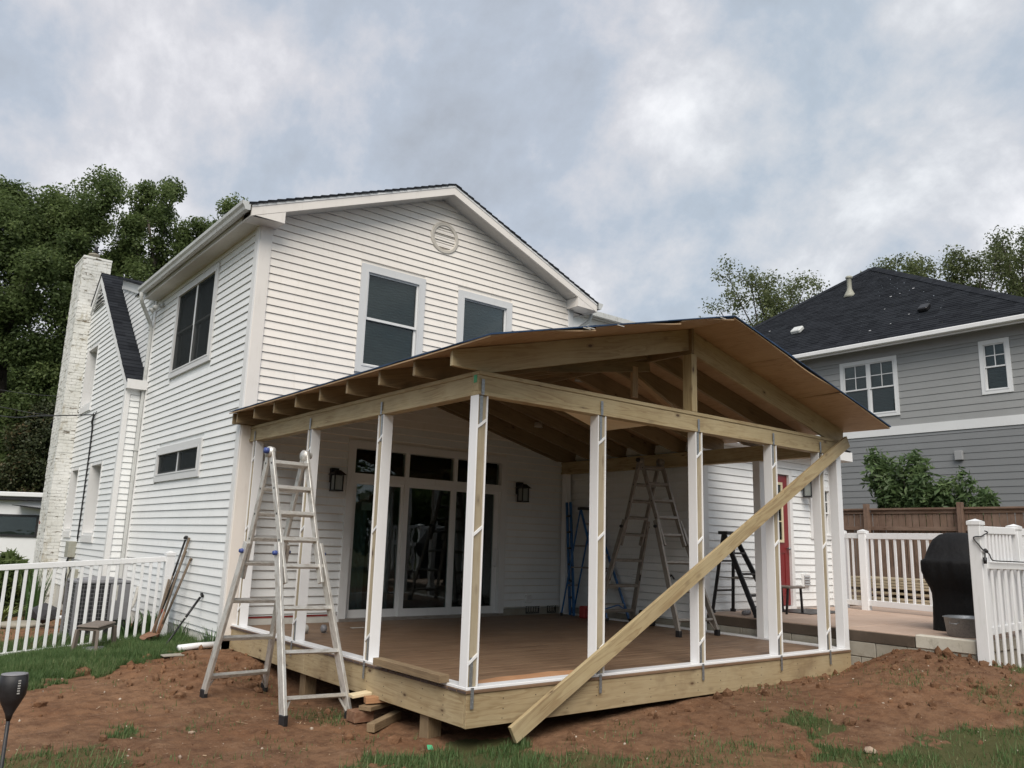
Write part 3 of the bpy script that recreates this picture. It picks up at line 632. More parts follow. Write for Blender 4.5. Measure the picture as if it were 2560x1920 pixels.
tri_mesh('grass', tris, grass_m, np.clip(RNG.normal(0.42, 0.22, n) + (vnoise(gx * 1.7, gy * 1.7) - .5) * .5, 0, 1), kind='stuff')
# straw and wood chips on the soil
m_, g, b = new_mat('chips', 0.8); chip_m = m_; atn = g.node('ShaderNodeAttribute', attribute_name='shade')
g.link(ramp(g, atn.outputs['Fac'], [(0, (0.14, 0.07, 0.04)), (0.6, (0.30, 0.19, 0.11)), (0.95, (0.42, 0.31, 0.20)), (1, (0.60, 0.55, 0.46))]), b.inputs['Base Color'])
N = 20000; x = RNG.uniform(-3.8, 8, N); y = RNG.uniform(-4, 5.6, N)
dens = 0.05 + 0.5 * np.exp(-(((x + .75) / .6) ** 2 + ((y - 2.0) / .5) ** 2)) + 0.4 * np.exp(-(((x + .3) / .3) ** 2 + ((y - 2.2) / .5) ** 2)) + 0.25 * np.exp(-(((x - 4) / 1.6) ** 2 + ((y + .5) / .25) ** 2)) + .2 * np.exp(-(((x - 6) / 1.) ** 2 + ((y + 1.6) / .5) ** 2)) + 0.1 * (vnoise(x * 2, y * 2) > .6)
k = (RNG.random(N) < dens) & in_view(x, y) & ~((x > -.02) & (y > -.02)) ; x, y = x[k], y[k]; n = len(x)
ang = RNG.uniform(0, 6.28, n); L = RNG.uniform(0.006, 0.016, n) * np.where(RNG.random(n) < .06, 3.5, 1); Wc = RNG.uniform(0.003, 0.007, n); z_ = hgt(x, y) + 0.006
a = np.stack([np.cos(ang), np.sin(ang), RNG.uniform(-.3, .3, n)], -1); b2 = np.stack([-np.sin(ang), np.cos(ang), RNG.uniform(-.2, .4, n)], -1); P = np.stack([x, y, z_], -1)
A_, B_, C_, D_ = P - a * L[:, None] - b2 * Wc[:, None], P + a * L[:, None] - b2 * Wc[:, None], P + a * L[:, None] + b2 * Wc[:, None], P - a * L[:, None] + b2 * Wc[:, None]
tri_mesh('wood_chips', np.concatenate([np.stack([A_, B_, C_], 1), np.stack([A_, C_, D_], 1)]), chip_m, np.tile(RNG.random(n), 2), kind='stuff')
# clods of soil
ico = bmesh.new(); bmesh.ops.create_icosphere(ico, subdivisions=1, radius=1); iv = np.array([v_.co[:] for v_ in ico.verts]); it = np.array([[v_.index for v_ in f.verts] for f in ico.faces]); ico.free()
def clods(N, box, name, rmin, rmax, mat, dens):
    x = RNG.uniform(box[0], box[1], N); y = RNG.uniform(box[2], box[3], N); k = (RNG.random(N) < dens(x, y)) & in_view(x, y) & ~((x > .0) & (y > .0)); x, y = x[k], y[k]; n = len(x)
    r_ = rmin + (rmax - rmin) * RNG.random(n) ** 4.5; z_ = hgt(x, y) + r_ * 0.25; V = iv[None] * (1 + RNG.uniform(-.28, .28, (n, len(iv), 1))) * r_[:, None, None] * RNG.uniform(.6, 1.2, (n, 1, 3))
    V = V + np.stack([x, y, z_], -1)[:, None]; T = V[:, it].reshape(-1, 3, 3)
    return tri_mesh(name, T, mat, None, kind='stuff')
clods(15000, (-3.8, 8, -4, 5.6), 'soil_clods', 0.006, 0.065, soil_m, lambda x, y: 0.10 * (vnoise(x * 1.3 + 5, y * 1.3) > .45) + 0.02 + 0.85 * clod_mask(x, y) + 0.25 * (np.abs(y + .25) < .2) * (x > 1.5) * (x < 6))
m_, g, b = new_mat('pebble', 0.7); peb_m = m_; g.link(ramp(g, noise(g, posn(g), 3, 2), [(0.4, (0.22, 0.14, 0.10)), (0.6, (0.50, 0.44, 0.36))]), b.inputs['Base Color'])
clods(2600, (-3.8, 8, -4, 5.6), 'pebbles', 0.004, 0.018, peb_m, lambda x, y: 0.25 * (grass_mask(x, y) < .5) + .2 * (vnoise(x * 1.5, y * 1.5) > .7))
# a few single stones seen lying on the soil
def stone(x, y, r, label, mat):
    mb = MB(); rs = random.Random(int(x * 100)); V = [Vector(p) * r * rs.uniform(.75, 1.2) for p in iv]; V = [Vector((q.x * 1.25, q.y, q.z * .5)) + Vector((x, y, gz(x, y) + r * .2)) for q in V]
    mb.add(V, [tuple(t) for t in it]); o = mb.build('stone', mat, None, bevel=0); setprops(o, label, 'stone'); return o
m_, g, b = new_mat('pale_stone', 0.8, (0.36, 0.27, 0.20)); pstone = m_
stone(2.60, -2.03, 0.055, 'pale angular stone lying on the soil beside the grass strip at lower right', pstone)
stone(2.48, -0.29, 0.06, 'brown clod-like stone lying against the foot of the deck rim board', soil_m)
stone(-1.62, 1.72, 0.03, 'small tan stone on the bare soil nearest the grass tuft left of the ladder', pstone)
stone(3.2, -1.02, 0.04, 'dark red soil lump standing alone on the bare ground right of the diagonal brace', soil_m)

# ================================================================== HOUSE
house = empty('house', (3, 8, 0), 'white two storey gabled house with horizontal vinyl siding behind the porch frame', 'house')
PIT = 0.118
WG = Wall((0, 5.44), (1, 0), (0, -1))      # gable wall facing the yard
WL = Wall((-.10, 0), (0, 1), (-1, 0))      # long side wall
WW = Wall((-.436, 0), (0, 1), (-1, 0))     # older wing
WR = Wall((0, 10.85), (1, 0), (0, -1))     # short return
WS = Wall((6.08, 0), (0, 1), (-1, 0))      # shaded wing wall inside porch
WT = Wall((0, 2.45), (1, 0), (0, -1))      # wing wall by the patio
RIDX, RZ, SL = 3.03, 7.74, 0.402
def mroof(x): return RZ - SL * abs(x - RIDX)     # top of main roof
def under(x): return mroof(x) - 0.17
# --- gable wall
win1 = (1.54, 2.74, 4.28, 6.04); win2 = (3.41, 4.60, 4.28, 6.02); slid = (1.54, 4.61, 0.53, 3.22)
hg = [(a + .05, b_ - .05, c + .05, d - .05) for a, b_, c, d in (win1, win2)] + [(1.62, 4.53, 0.3, 3.14)]
wg = backing(WG, house, -.10, 6.10, 0.0, 6.2, vinyl_w, hg, clip=[(-.10, 6.2), (6.10, 6.2), (RIDX, under(RIDX) - .02)])
def clipg(z):
    hw = max(0.0, (under(RIDX) - 0.0 - z) / SL); return (RIDX - hw, RIDX + hw)
siding(WG, wg, 0.06, 5.99, 0.66, 6.113 - PIT * 22, PIT, vinyl_c, [slid], None, zref=6.113 - PIT * 50, lip=.033, slot=.020)
siding(WG, wg, 0.06, 5.99, 6.113 - PIT * 22, 7.56, PIT, vinyl_w, [win1, win2], clipg, zref=6.113 - PIT * 50)
mb = MB(); WG.box(mb, 0.06, 1.54, 0.50, 0.63, 0, 0.012); mb.build('brick_base', found_m, wg)
mb = MB(); WG.box(mb, 0.06, 1.52, 0.63, 0.655, 0, 0.02); mb.build('red_flashing', redhouse, wg)
mb = MB(); WG.box(mb, 4.62, 5.9, 0.54, 0.67, 0, 0.01); mb.build('brick_base', conc, wg)
# corner boards
def corner(name, W, u0, u1, z0, z1, n, mat, parent):
    mb = MB(); W.box(mb, u0, u1, z0, z1, 0, n); return mb.build(name, mat, parent, bevel=0.004)
corner('corner_board', WG, -.118, 0.06, 0.42, 6.22, 0.040, trim_c, wg)
corner('corner_board', WG, 5.99, 6.12, 3.3, 6.2, 0.040, trim_w, wg)
# round louvre vent
vent = MB(); vc = WG.P(3.085, 6.87, 0)
vent.lathe(vc + Vector((0, -0.05, 0)), [(0.205, 0.0), (0.215, -0.012), (0.25, -0.012), (0.27, 0.0), (0.29, 0.02), (0.29, 0.05)], 40, 0, 1)
vv = vent
vo = bpy.data.objects
ringm = MB()
prof = [(0.215, .0), (0.215, -.03), (0.235, -.045), (0.25, -.03), (0.262, -.045), (0.29, -.02), (0.29, 0.0)]
for i in range(len(prof)):
    pass
vsr = []; nk = 40
for (r_, h_) in prof:
    for k in range(nk): a = 2 * math.pi * k / nk; vsr.append(vc + Vector((r_ * math.cos(a), h_, r_ * math.sin(a))))
fsr = [(i * nk + k, i * nk + (k + 1) % nk, (i + 1) * nk + (k + 1) % nk, (i + 1) * nk + k) for i in range(len(prof) - 1) for k in range(nk)]
ringm.add(vsr, fsr, 0, True); gv = ringm.build('gable_vent', vent_m, house)
for q in range(9):
    zc = vc.z - 0.185 + q * 0.046; hw = math.sqrt(max(0.0, 0.215 ** 2 - (zc - vc.z) ** 2)) - .004
    mb = MB(); mb.bar((vc.x - hw, vc.y - 0.014, zc), (vc.x + hw, vc.y - 0.014, zc), 0.024, 0.005, (0, -0.8, -0.6)); mb.build('slat', vent_m, gv)
mb = MB(); mb.lathe(vc + Vector((0, -.006, 0)), [(0.214, 0), (0.214, 0.004)], 32, 0, 1); mb.build('screen', room_m, gv)
# windows
window(WG, house, *win1, trim=0.115, split=0.50, sashw=.04, trimmat=trim_g)
window(WG, house, *win2, trim=0.115, split=None, sashw=.035, trimmat=trim_g)
# --- sliding door with transoms
D0, D1, DZ0, DZ1 = slid
mb = MB(); WG.ring(mb, D0, D1, DZ0, DZ1, 0.125, -0.1, 0.05, wb=0.03)
door = mb.build('sliding_door', trim_w, house)
mb = MB(); WG.box(mb, D0 + .125, D1 - .125, 2.60, 2.72, -0.08, 0.03); mb.build('transom_bar', trim_w, door)
cols = [(1.665, 2.60), (2.60, 3.535), (3.535, 4.485)]
for k, (a, b_) in enumerate(cols):
    if k: mb = MB(); WG.box(mb, a - .035, a + .035, 2.72, 3.11, -0.08, 0.025); mb.build('mullion', trim_w, door)
    mb = MB(); WG.box(mb, a + .03, b_ - .03, 2.725, 3.07, -.02, -.014); mb.build('transom_pane', pane_d, door)
    off = (-.03, .0, -.03)[k]
    mb = MB(); WG.ring(mb, a - (0.02 if k else -0.0), b_ + (0.02 if k < 2 else 0), 0.58, 2.62, 0.085, -0.045 + off, 0.0 + off, wb=.12, wt=.06); pn = mb.build('door_panel', trim_w, door)
    mb = MB(); WG.box(mb, a + .06, b_ - .06, .69, 2.565, -.025 + off, -.019 + off); mb.build('pane', pane_d, pn)
mb = MB(); mb.tube([WG.P(4.44, 1.35, -.02), WG.P(4.44, 1.36, .03), WG.P(4.44, 1.62, .03), WG.P(4.44, 1.63, -.02)], .011, 8); mb.build('handle', trim_w, door)
mb = MB(); WG.box(mb, D0 + .02, D1 - .02, 0.535, 0.585, -0.1, 0.085); mb.build('threshold', alu_d, door)
# room behind the door
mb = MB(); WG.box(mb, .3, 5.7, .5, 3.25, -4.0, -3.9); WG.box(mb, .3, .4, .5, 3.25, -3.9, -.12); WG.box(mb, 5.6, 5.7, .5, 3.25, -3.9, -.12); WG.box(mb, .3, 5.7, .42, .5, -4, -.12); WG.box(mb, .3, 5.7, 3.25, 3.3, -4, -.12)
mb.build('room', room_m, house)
def curtain(u0, u1, z0, z1, n, parent, amp=.025, per=.11):
    mb = MB(); K = int((u1 - u0) / .02); vs_ = []
    for i in range(K + 1):
        u = u0 + (u1 - u0) * i / K; o = amp * math.sin(2 * math.pi * (u - u0) / per) + .01 * math.sin(23 * u)
        vs_ += [WG.P(u, z0, n + o * 1.2), WG.P(u, z1, n + o * .7)]
    mb.add(vs_, [(2 * i, 2 * i + 2, 2 * i + 3, 2 * i + 1) for i in range(K)], 0, True); return mb.build('curtain', curtain_m, parent)
curtain(1.70, 2.05, .62, 2.62, -.22, door); curtain(2.28, 2.52, .62, 2.62, -.24, door, .03, .09); curtain(3.60, 3.78, .62, 2.62, -.24, door)
for (u, z, s_) in ((1.83, 2.33, .16), (1.87, 2.17, .17)):
    mb = MB(); WG.box(mb, u, u + s_, z, z + .12, -.062, -.058); mb.build('paper_note', foam, door)
# --- long side wall
winL = (7.09, 9.28, 4.44, 6.07); winl = (7.03, 9.46, 2.60, 3.20)
hl = [(a + .05, b_ - .05, c + .05, d - .05) for a, b_, c, d in (winL, winl)]
wl_ = backing(WL, house, 5.44, 10.97, 0.0, 6.24, vinyl_c, hl)
siding(WL, wl_, 5.56, 10.74, 0.39, 6.22, PIT, vinyl_c, [winL, winl], zref=6.113 - PIT * 50 + 0.01)
corner('corner_board', WL, 5.41, 5.56, 0.36, 6.22, 0.040, trim_w, wl_)
corner('corner_board', WL, 10.72, 10.86, 0.36, 6.22, 0.040, trim_w, wl_)
mb = MB(); WL.box(mb, 5.44, 10.9, -.1, 0.385, 0, 0.006); fnd = mb.build('foundation', found_m, wl_)
fv = empty('foundation_vent', WL.P(5.98, .27, 0), parent=house)
mb = MB(); WL.ring(mb, 5.83, 6.13, .20, .37, .02, 0, .015); mb.build('frame', trim_w, fv)
for q in range(9):
    mb = MB(); WL.box(mb, 5.853 + q * .03, 5.866 + q * .03, .22, .35, .0, .012); mb.build('slat', galv, fv)
mb = MB(); WL.box(mb, 5.85, 6.11, .22, .35, .0065, .0075); mb.build('screen', room_m, fv)
window(WL, house, *winL, trim=0.105, sashes=((0, .5), (.5, 1)), split=0.5, sashw=.032, screen=True, trimmat=trim_g)
window(WL, house, *winl, trim=0.12, sashes=((0, .5), (.5, 1)), trimmat=trim_g, sashmat=trim_w, screen=True)
# --- older wing
GP, GZt, GS = 14.55, 7.66, 0.815      # gable peak y, z, slope
def clipw(z):
    hw = max(0.0, (GZt - .1 - z) / GS); return (GP - hw, GP + hw)
ww1 = (12.06, 13.05, 1.64, 3.11); ww2 = (14.27, 15.0, 1.71, 3.10); ww3 = (13.95, 14.98, 4.49, 5.89)
hw_ = [(a + .03, b_ - .03, c + .03, d - .03) for a, b_, c, d in (ww1, ww2, ww3)]
ww_ = backing(WW, house, 10.85, 18.2, -.2, 4.5, vinyl_c, hw_, clip=None)
mb = MB()
for (a, b_, c, d) in ((10.95, 18.1, 4.5, 4.5),): pass
mb.prism([WW.P(10.95, 4.5, -.12), WW.P(13.98, 4.5, -.12), WW.P(13.98, 4.5 + (13.98 - 10.85) * GS - .06, -.12)], WW.N * .12)
mb.prism([WW.P(14.95, 4.5, -.12), WW.P(18.15, 4.5, -.12), WW.P(14.95, 7.2, -.12)], WW.N * .12)
mb.prism([WW.P(13.98, 5.86, -.12), WW.P(14.95, 5.86, -.12), WW.P(14.95, 7.2, -.12), WW.P(14.55, 7.55, -.12), WW.P(13.98, 7.0, -.12)], WW.N * .12)
mb.build('gable_sheathing', vinyl_c, house)
siding(WW, ww_, 10.95, 15.30, 0.55, 7.5, PIT, vinyl_c, [ww1, ww2, ww3], clipw, zref=0.55)
corner('corner_board', WW, 10.83, 10.96, 0.3, 4.60, 0.038, trim_w, ww_)
mb = MB(); WW.box(mb, 10.86, 15.3, -.2, .54, 0, .004); mb.build('foundation', found_m, ww_)
for wn, zsplit in ((ww1, .5), (ww2, .5), (ww3, .5)):     # deep white window boxes, seen edge-on
    a, b_, c, d = wn; mb = MB(); WW.ring(mb, a, b_, c, d, .05, -.30, .03); wo = mb.build('window', trim_w, house)
    mb = MB(); WW.box(mb, a + .05, b_ - .05, c + .05, d - .05, -.27, -.265); mb.build('pane', pane_m, wo)
    mb = MB(); WW.ring(mb, a + .045, b_ - .045, c + .045, d - .045, .05, -.28, -.22); mb.build('sash', trim_w, wo)
    mb = MB(); WW.box(mb, a + .045, b_ - .045, c + .045, d - .045, -.295, -.285); mb.build('blind', trim_w, wo)
    mb = MB(); WW.box(mb, a - .02, b_ + .02, c - .14, c, .0, .05); mb.build('sill', trim_w, wo)
    mb = MB(); WW.box(mb, b_ - .05, b_ + .0, c, d, .03, .05); mb.build('jamb', trim_w, wo)
# louvre in the peak
lv = empty('gable_louvre', WW.P(14.5, 6.95, 0), parent=house)
for q in range(6):
    zq = 6.85 + q * .09; hwq = max(.05, (GZt - .35 - zq) / GS - .05)
    mb = MB(); mb.bar(WW.P(GP - hwq, zq, .03), WW.P(GP + hwq, zq, .03), .075, .01, (-0.75, 0, -0.65)); mb.build('slat', trim_w, lv)
mb = MB(); mb.prism([WW.P(GP - .62, 6.80, .016), WW.P(GP + .62, 6.80, .016), WW.P(GP, 7.36, .016)], WW.N * .004); mb.build('screen', room_m, lv)
# short return wall and its siding
wr = MB(); WR.box(wr, -.436, -.1, -.2, 4.6, -.1, -0.001); wr = wr.build('wall', vinyl_c, house)
siding(WR, wr, -.40, -.205, 0.55, 4.55, PIT, vinyl_c, zref=0.55)
corner('corner_board', WR, -.468, -.385, 0.3, 4.60, 0.038, trim_w, wr)
# steep wing roof: visible strip beyond the rake, with shingle courses
wroof = MB(); yv = 10.72; y_e = GP; ncs = 34
xr0, xr1 = -.50, -.11
for i in range(ncs):
    ya = yv + (y_e - yv) * i / ncs; yb = yv + (y_e - yv) * (i + 1) / ncs + .012
    za = GZt + .02 - (GP - ya) * GS; zb = GZt + .02 - (GP - yb) * GS
    t = .018; jx = random.uniform(-.004, .004)
    wroof.add([(xr0 + jx, ya, za), (xr1 + 4, ya, za), (xr1 + 4, yb, zb - t * .9), (xr0 + jx, yb, zb - t * .9), (xr0 + jx, ya, za - .03), (xr1 + 4, ya, za - .03), (xr0 + jx, yb, zb - .045), (xr1 + 4, yb, zb - .045)],
              [(0, 1, 2, 3), (4, 5, 1, 0), (4, 0, 3, 6), (6, 7, 5, 4)])
for sgn in (1,):
    za = GZt + .02; wroof.add([(xr0, GP, za), (3.4, GP, za), (3.4, GP + 4, za - 4 * GS), (xr0, GP + 4, za - 4 * GS), (xr0, GP, za - .06), (xr0, GP + 4, za - 4 * GS - .06), (3.4, GP, za - .06), (3.4, GP + 4, za - 4 * GS - .06)], [(0, 1, 2, 3), (0, 3, 5, 4), (7, 6, 4, 5)])
wroof = wroof.build('wing_roof', shingle_m, house)
mb = MB()
for sgn in (-1, 1):
    y2 = GP + sgn * (GP - 10.80); z2 = GZt - .05 - (GP - 10.80) * GS
    P = [(-.488, GP, GZt - .03), (-.488, y2, z2), (-.488, y2, z2 - .15), (-.488, GP, GZt - .24)]
    mb.prism(P, (.05, 0, 0))
mb.build('rake_board', trim_w, wroof)
mb = MB(); mb.box(-.49, -.12, 10.70, 10.845, 4.42, 4.60); mb.build('eave_box', trim_w, wroof)
# dormer wall behind the steep roof
WD = Wall((-.115, 0), (0, 1), (-1, 0)); wd = MB()
topd = lambda y: 6.42 + (y - 10.65) * .31
wd.prism([WD.P(10.86, 4.6, -.1), WD.P(13.7, 6.95, -.1), WD.P(13.7, topd(13.7), -.1), WD.P(10.86, topd(10.86), -.1)], WD.N * .1); wd = wd.build('wall', vinyl_c, house)
z = 4.72
while z < 7.2:
    ya = 10.98; yb = GP - (GZt + .03 - z) / GS; 
    if z > topd(10.98): ya = 10.65 + (z + PIT - 6.42) / .31
    if yb - ya > .05:
        mb = MB(); mb.add([WD.P(ya, z, .018), WD.P(yb, z, .018), WD.P(yb + .12, z + PIT, .004), WD.P(ya, z + PIT, .004), WD.P(ya, z, 0), WD.P(yb, z, 0)], [(3, 2, 1, 0), (0, 1, 5, 4)]); mb.build('siding_board', vinyl_c, wd)
    z += PIT
mb = MB(); mb.prism([WD.P(10.5, topd(10.5) - .2, 0), WD.P(13.75, topd(13.75) - .2, 0), WD.P(13.75, topd(13.75), 0), WD.P(10.5, topd(10.5), 0)], WD.N * .06); mb.build('dormer_fascia', trim_w, wd)
mb = MB(); mb.prism([WD.P(10.5, topd(10.5), -3), WD.P(13.8, topd(13.8), -3), WD.P(13.8, topd(13.8) + .05, -3), WD.P(10.5, topd(10.5) + .05, -3)], WD.N * 3.16); mb.build('dormer_roof', shingle_m, wd)
# --- main roof
roof = MB(); NCR = 26
YF, YB = 5.10, 11.2
for sgn in (-1, 1):
    xe = RIDX + sgn * 3.47
    for i in range(NCR):
        xa = xe + (RIDX - xe) * i / NCR; xb = xe + (RIDX - xe) * (i + 1) / NCR - sgn * .0
        za = mroof(xa) + .022; zb = mroof(xb) + .006; j = random.uniform(-.006, .006)
        P = [(xa, YF - .02 + j, za), (xa, YB, za), (xb, YB, zb), (xb, YF - .02 + j, zb), (xa, YF - .02 + j, za - .035), (xa, YB, za - .035), (xb, YF - .02 + j, zb - .03)]
        F_ = [(0, 1, 2, 3), (0, 4, 5, 1), (0, 3, 6, 4)]
        if sgn < 0: F_ = [f[::-1] for f in F_]
        roof.add(P, F_)
roof = roof.build('roof', shingle_m, house)
mb = MB()
for sgn in (-1, 1):
    xe = RIDX + sgn * 3.44; P = [(RIDX, YF, mroof(RIDX) - .005), (xe, YF, mroof(xe) - .005), (xe, YF, mroof(xe) - .03), (RIDX, YF, mroof(RIDX) - .03)]; mb.prism(P, (0, YB - YF, 0))
mb.build('roof_deck', soffit_m, roof)
for sgn in (-1, 1):   # rake fascia boards
    xe = RIDX + sgn * 3.42; mb = MB(); mb.prism([(RIDX, YF + .002, mroof(RIDX) - .02), (xe, YF + .002, mroof(xe) - .02), (xe, YF + .002, mroof(xe) - .185), (RIDX, YF + .002, mroof(RIDX) - .185)], (0, .03, 0)); mb.build('rake_board', trim_c, roof)
    mb = MB(); mb.prism([(RIDX, YF - .006, mroof(RIDX) - .018), (xe, YF - .006, mroof(xe) - .018), (xe, YF - .006, mroof(xe) - .055), (RIDX, YF - .006, mroof(RIDX) - .055)], (0, .008, 0)); mb.build('drip_edge', trim_w, roof)
    xi = RIDX + sgn * 2.95; mb = MB(); mb.prism([(RIDX, YF + .03, mroof(RIDX) - .165), (xi, YF + .03, mroof(xi) - .165), (xi, YF + .03, mroof(xi) - .178), (RIDX, YF + .03, mroof(RIDX) - .178)], (0, 5.46 - YF - .03, 0)); mb.build('soffit', soffit_m, roof)
    # boxed eave return
    x_o = RIDX + sgn * 3.42; x_i = RIDX + sgn * 2.92; zb = 6.20
    mb = MB(); mb.prism([(x_o, YF + .004, zb), (x_i, YF + .004, zb), (x_i, YF + .004, mroof(x_i) - .19), (x_o, YF + .004, mroof(x_o) - .19)], (0, 5.46 - YF, 0)); mb.build('eave_return', trim_c, roof)
    xa, xb = sorted((x_o, RIDX + sgn * 3.12)); mb = MB(); mb.box(xa, xb, 5.468, YB - .5, zb + .004, zb + .02); mb.build('eave_soffit', soffit_m, roof)
    xa, xb = sorted((x_o, x_o - sgn * .02)); mb = MB(); mb.box(xa, xb, 5.468, YB - .5, zb - .01, mroof(x_o) - .02); mb.build('eave_fascia', trim_w, roof)
# gutters (open K profile) and downspouts
def gutter(parent, x_in, sgn, y0, y1, zt):
    prof_ = [(0, 0), (0, -.115), (.03, -.125), (.075, -.12), (.09, -.08), (.118, -.045), (.125, 0), (.112, 0), (.108, -.04), (.08, -.075), (.07, -.108), (.03, -.112), (.008, -.105), (.008, 0)]
    mb = MB(); P0 = [Vector((x_in + sgn * a, y0, zt + b_)) for a, b_ in prof_]; P1 = [Vector((p.x, y1, p.z)) for p in P0]; n = len(P0)
    fs = [(i, (i + 1) % n, (i + 1) % n + n, i + n) for i in range(n)]
    mb.add(P0 + P1, fs); mb.prism([P0[k] for k in (0, 1, 2, 3, 4, 5, 6)], (0, .008, 0)); mb.prism([P1[k] for k in (0, 1, 2, 3, 4, 5, 6)], (0, -.008, 0))
    return mb.build('gutter', gutter_m, parent)
gutter(house, RIDX - 3.445, -1, 5.08, 10.62, mroof(RIDX - 3.42) + .0)
gutter(house, RIDX + 3.445, 1, 5.08, 10.62, mroof(RIDX + 3.42) + .0)
def downspout(pts, w=.075, d=.055, wdir=(0, 1, 0)):
    mb = MB(); Q = []
    # rectangular section swept along the path, rounded elbows
    P = [Vector(p) for p in pts]; sm = [P[0]]
    for i in range(1, len(P) - 1):
        a = (P[i - 1] - P[i]).normalized() * .07; b_ = (P[i + 1] - P[i]).normalized() * .07
        sm += [P[i] + a, P[i] + a * .35 + b_ * .35, P[i] + b_]
    sm.append(P[-1]); rings = []
    for i, p in enumerate(sm):
        t = (sm[min(i + 1, len(sm) - 1)] - sm[max(i - 1, 0)]).normalized(); W = Vector(wdir); W = (W - t * W.dot(t)).normalized(); T = t.cross(W)
        rings += [p + W * w / 2 * a + T * d / 2 * b_ for a, b_ in ((-1, -.7), (-.7, -1), (.7, -1), (1, -.7), (1, .7), (.7, 1), (-.7, 1), (-1, .7))]
    fs = [(i * 8 + k, i * 8 + (k + 1) % 8, (i + 1) * 8 + (k + 1) % 8, (i + 1) * 8 + k) for i in range(len(sm) - 1) for k in range(8)]
    mb.add(rings, fs); return mb
downspout([(-.50, 10.42, 6.24), (-.50, 10.42, 6.10), (-.17, 10.79, 5.72), (-.17, 10.80, 3.2), (-.17, 10.80, .15)]).build('downspout', gutter_m, house)
for zc in (5.62, 3.25, 1.2):
    mb = MB(); mb.box(-.21, -.130, 10.75, 10.85, zc, zc + .04); mb.build('downspout_bracket', gutter_m, house)
downspout([(6.53, 5.35, 6.22), (6.53, 5.35, 6.08), (6.2, 5.52, 5.8), (6.2, 5.52, 4.6)]).build('downspout', gutter_m, house)
# --- right wing: shaded wall in the porch, wall by the patio, low roof behind
ws = backing(WS, house, 2.33, 5.44, 0.35, 3.5, vinyl_c)
siding(WS, ws, 2.40, 5.42, 0.66, 3.42, PIT, vinyl_c, zref=6.113 - PIT * 50, lip=.033, slot=.020)
mb = MB(); WS.box(mb, 2.45, 5.42, .54, .655, 0, .012); mb.build('brick_base', conc, ws)
dr = (7.66, 8.66, .80, 3.16); wwn = (9.22, 9.93, 1.99, 2.95)
wt = backing(WT, house, 6.08, 9.95, 0.3, 3.5, vinyl_c, [(7.72, 8.60, .70, 3.1), (9.28, 9.87, 2.05, 2.9)])
siding(WT, wt, 6.16, 9.88, .83, 3.42, PIT, vinyl_c, [dr, wwn], zref=.83)
corner('corner_board', WT, 6.05, 6.16, .60, 3.42, .038, trim_w, wt); corner('corner_board', WT, 9.88, 9.97, .80, 3.42, .038, trim_w, wt)
mb = MB(); WT.ring(mb, *dr[:2], dr[2], dr[3], .09, -.06, .035, wb=.04); do = mb.build('back_door', trim_w, house)
mb = MB(); WT.box(mb, 7.75, 8.57, .85, 3.06, -.05, -.01); dsl = mb.build('door_leaf', reddoor, do, bevel=.004)
mb = MB(); WT.ring(mb, 7.86, 8.40, 1.90, 2.93, .045, -.012, .012); mb.build('lite_frame', yellowtrim, do)
mb = MB(); WT.box(mb, 7.90, 8.36, 1.94, 2.89, -.008, -.003); mb.build('pane', pane_m, do)
mb = MB()
for q in range(1, 3): uu = 7.90 + .46 * q / 3; WT.box(mb, uu - .01, uu + .01, 1.94, 2.89, -.003, .006)
for q in range(1, 3): zq = 1.94 + .95 * q / 3; WT.box(mb, 7.90, 8.36, zq - .01, zq + .01, -.0025, .0065)
mb.build('muntin', yellowtrim, do)
mb = MB(); mb.lathe(WT.P(8.49, 1.80, .03), [(.012, .03), (.014, .0), (.028, -.01), (.03, -.03), (.015, -.045)], 12, 0, 1); mb.build('handle', galv, do)
mb = MB(); WT.box(mb, 7.70, 8.62, .78, .84, -.05, .07); mb.build('threshold', trim_w, do)
for (a, b_, c, d) in ((7.86, 8.12, 1.0, 1.75), (8.20, 8.46, 1.0, 1.75)):
    mb = MB(); WT.ring(mb, a, b_, c, d, .03, -.01, .0); mb.build('raised_panel', reddoor, do)
window(WT, house, *wwn, trim=.07, split=.5, muntins=(2, 2), sashw=.03)
# wing eave and roof above the patio wall (rises to the back)
mb = MB(); mb.prism([(6.05, 2.12, 3.585), (6.05, 2.10, 3.62), (6.05, 5.4, 4.95), (6.05, 5.4, 4.9)], (4.1, 0, 0)); rw = mb.build('wing_roof', shingle_m, house)
mb = MB(); mb.box(6.06, 10.22, 2.115, 2.135, 3.43, 3.60); mb.box(6.06, 10.22, 2.14, 2.44, 3.425, 3.44); mb.build('fascia', trim_w, rw)
mb = MB(); mb.prism([(9.97, 2.13, 3.42), (9.97, 2.13, 3.6), (9.97, 5.4, 4.98), (9.97, 5.4, 3.42)], (.02, 0, 0)); mb.build('side_gable', vinyl_c, rw)
mb = MB(); mb.box(6.10, 11.5, 8.1, 8.2, 3.2, 7.28); mb.box(6.10, 9.95, 5.6, 5.7, 3.2, 4.85); mb.build('rear_wall', vinyl_c, rw)
mb = MB(); mb.box(6.12, 11.7, 7.85, 7.97, 7.22, 7.34); mb.box(6.12, 11.7, 7.97, 8.1, 7.20, 7.23); mb.build('rear_eave', gutter_m, rw)
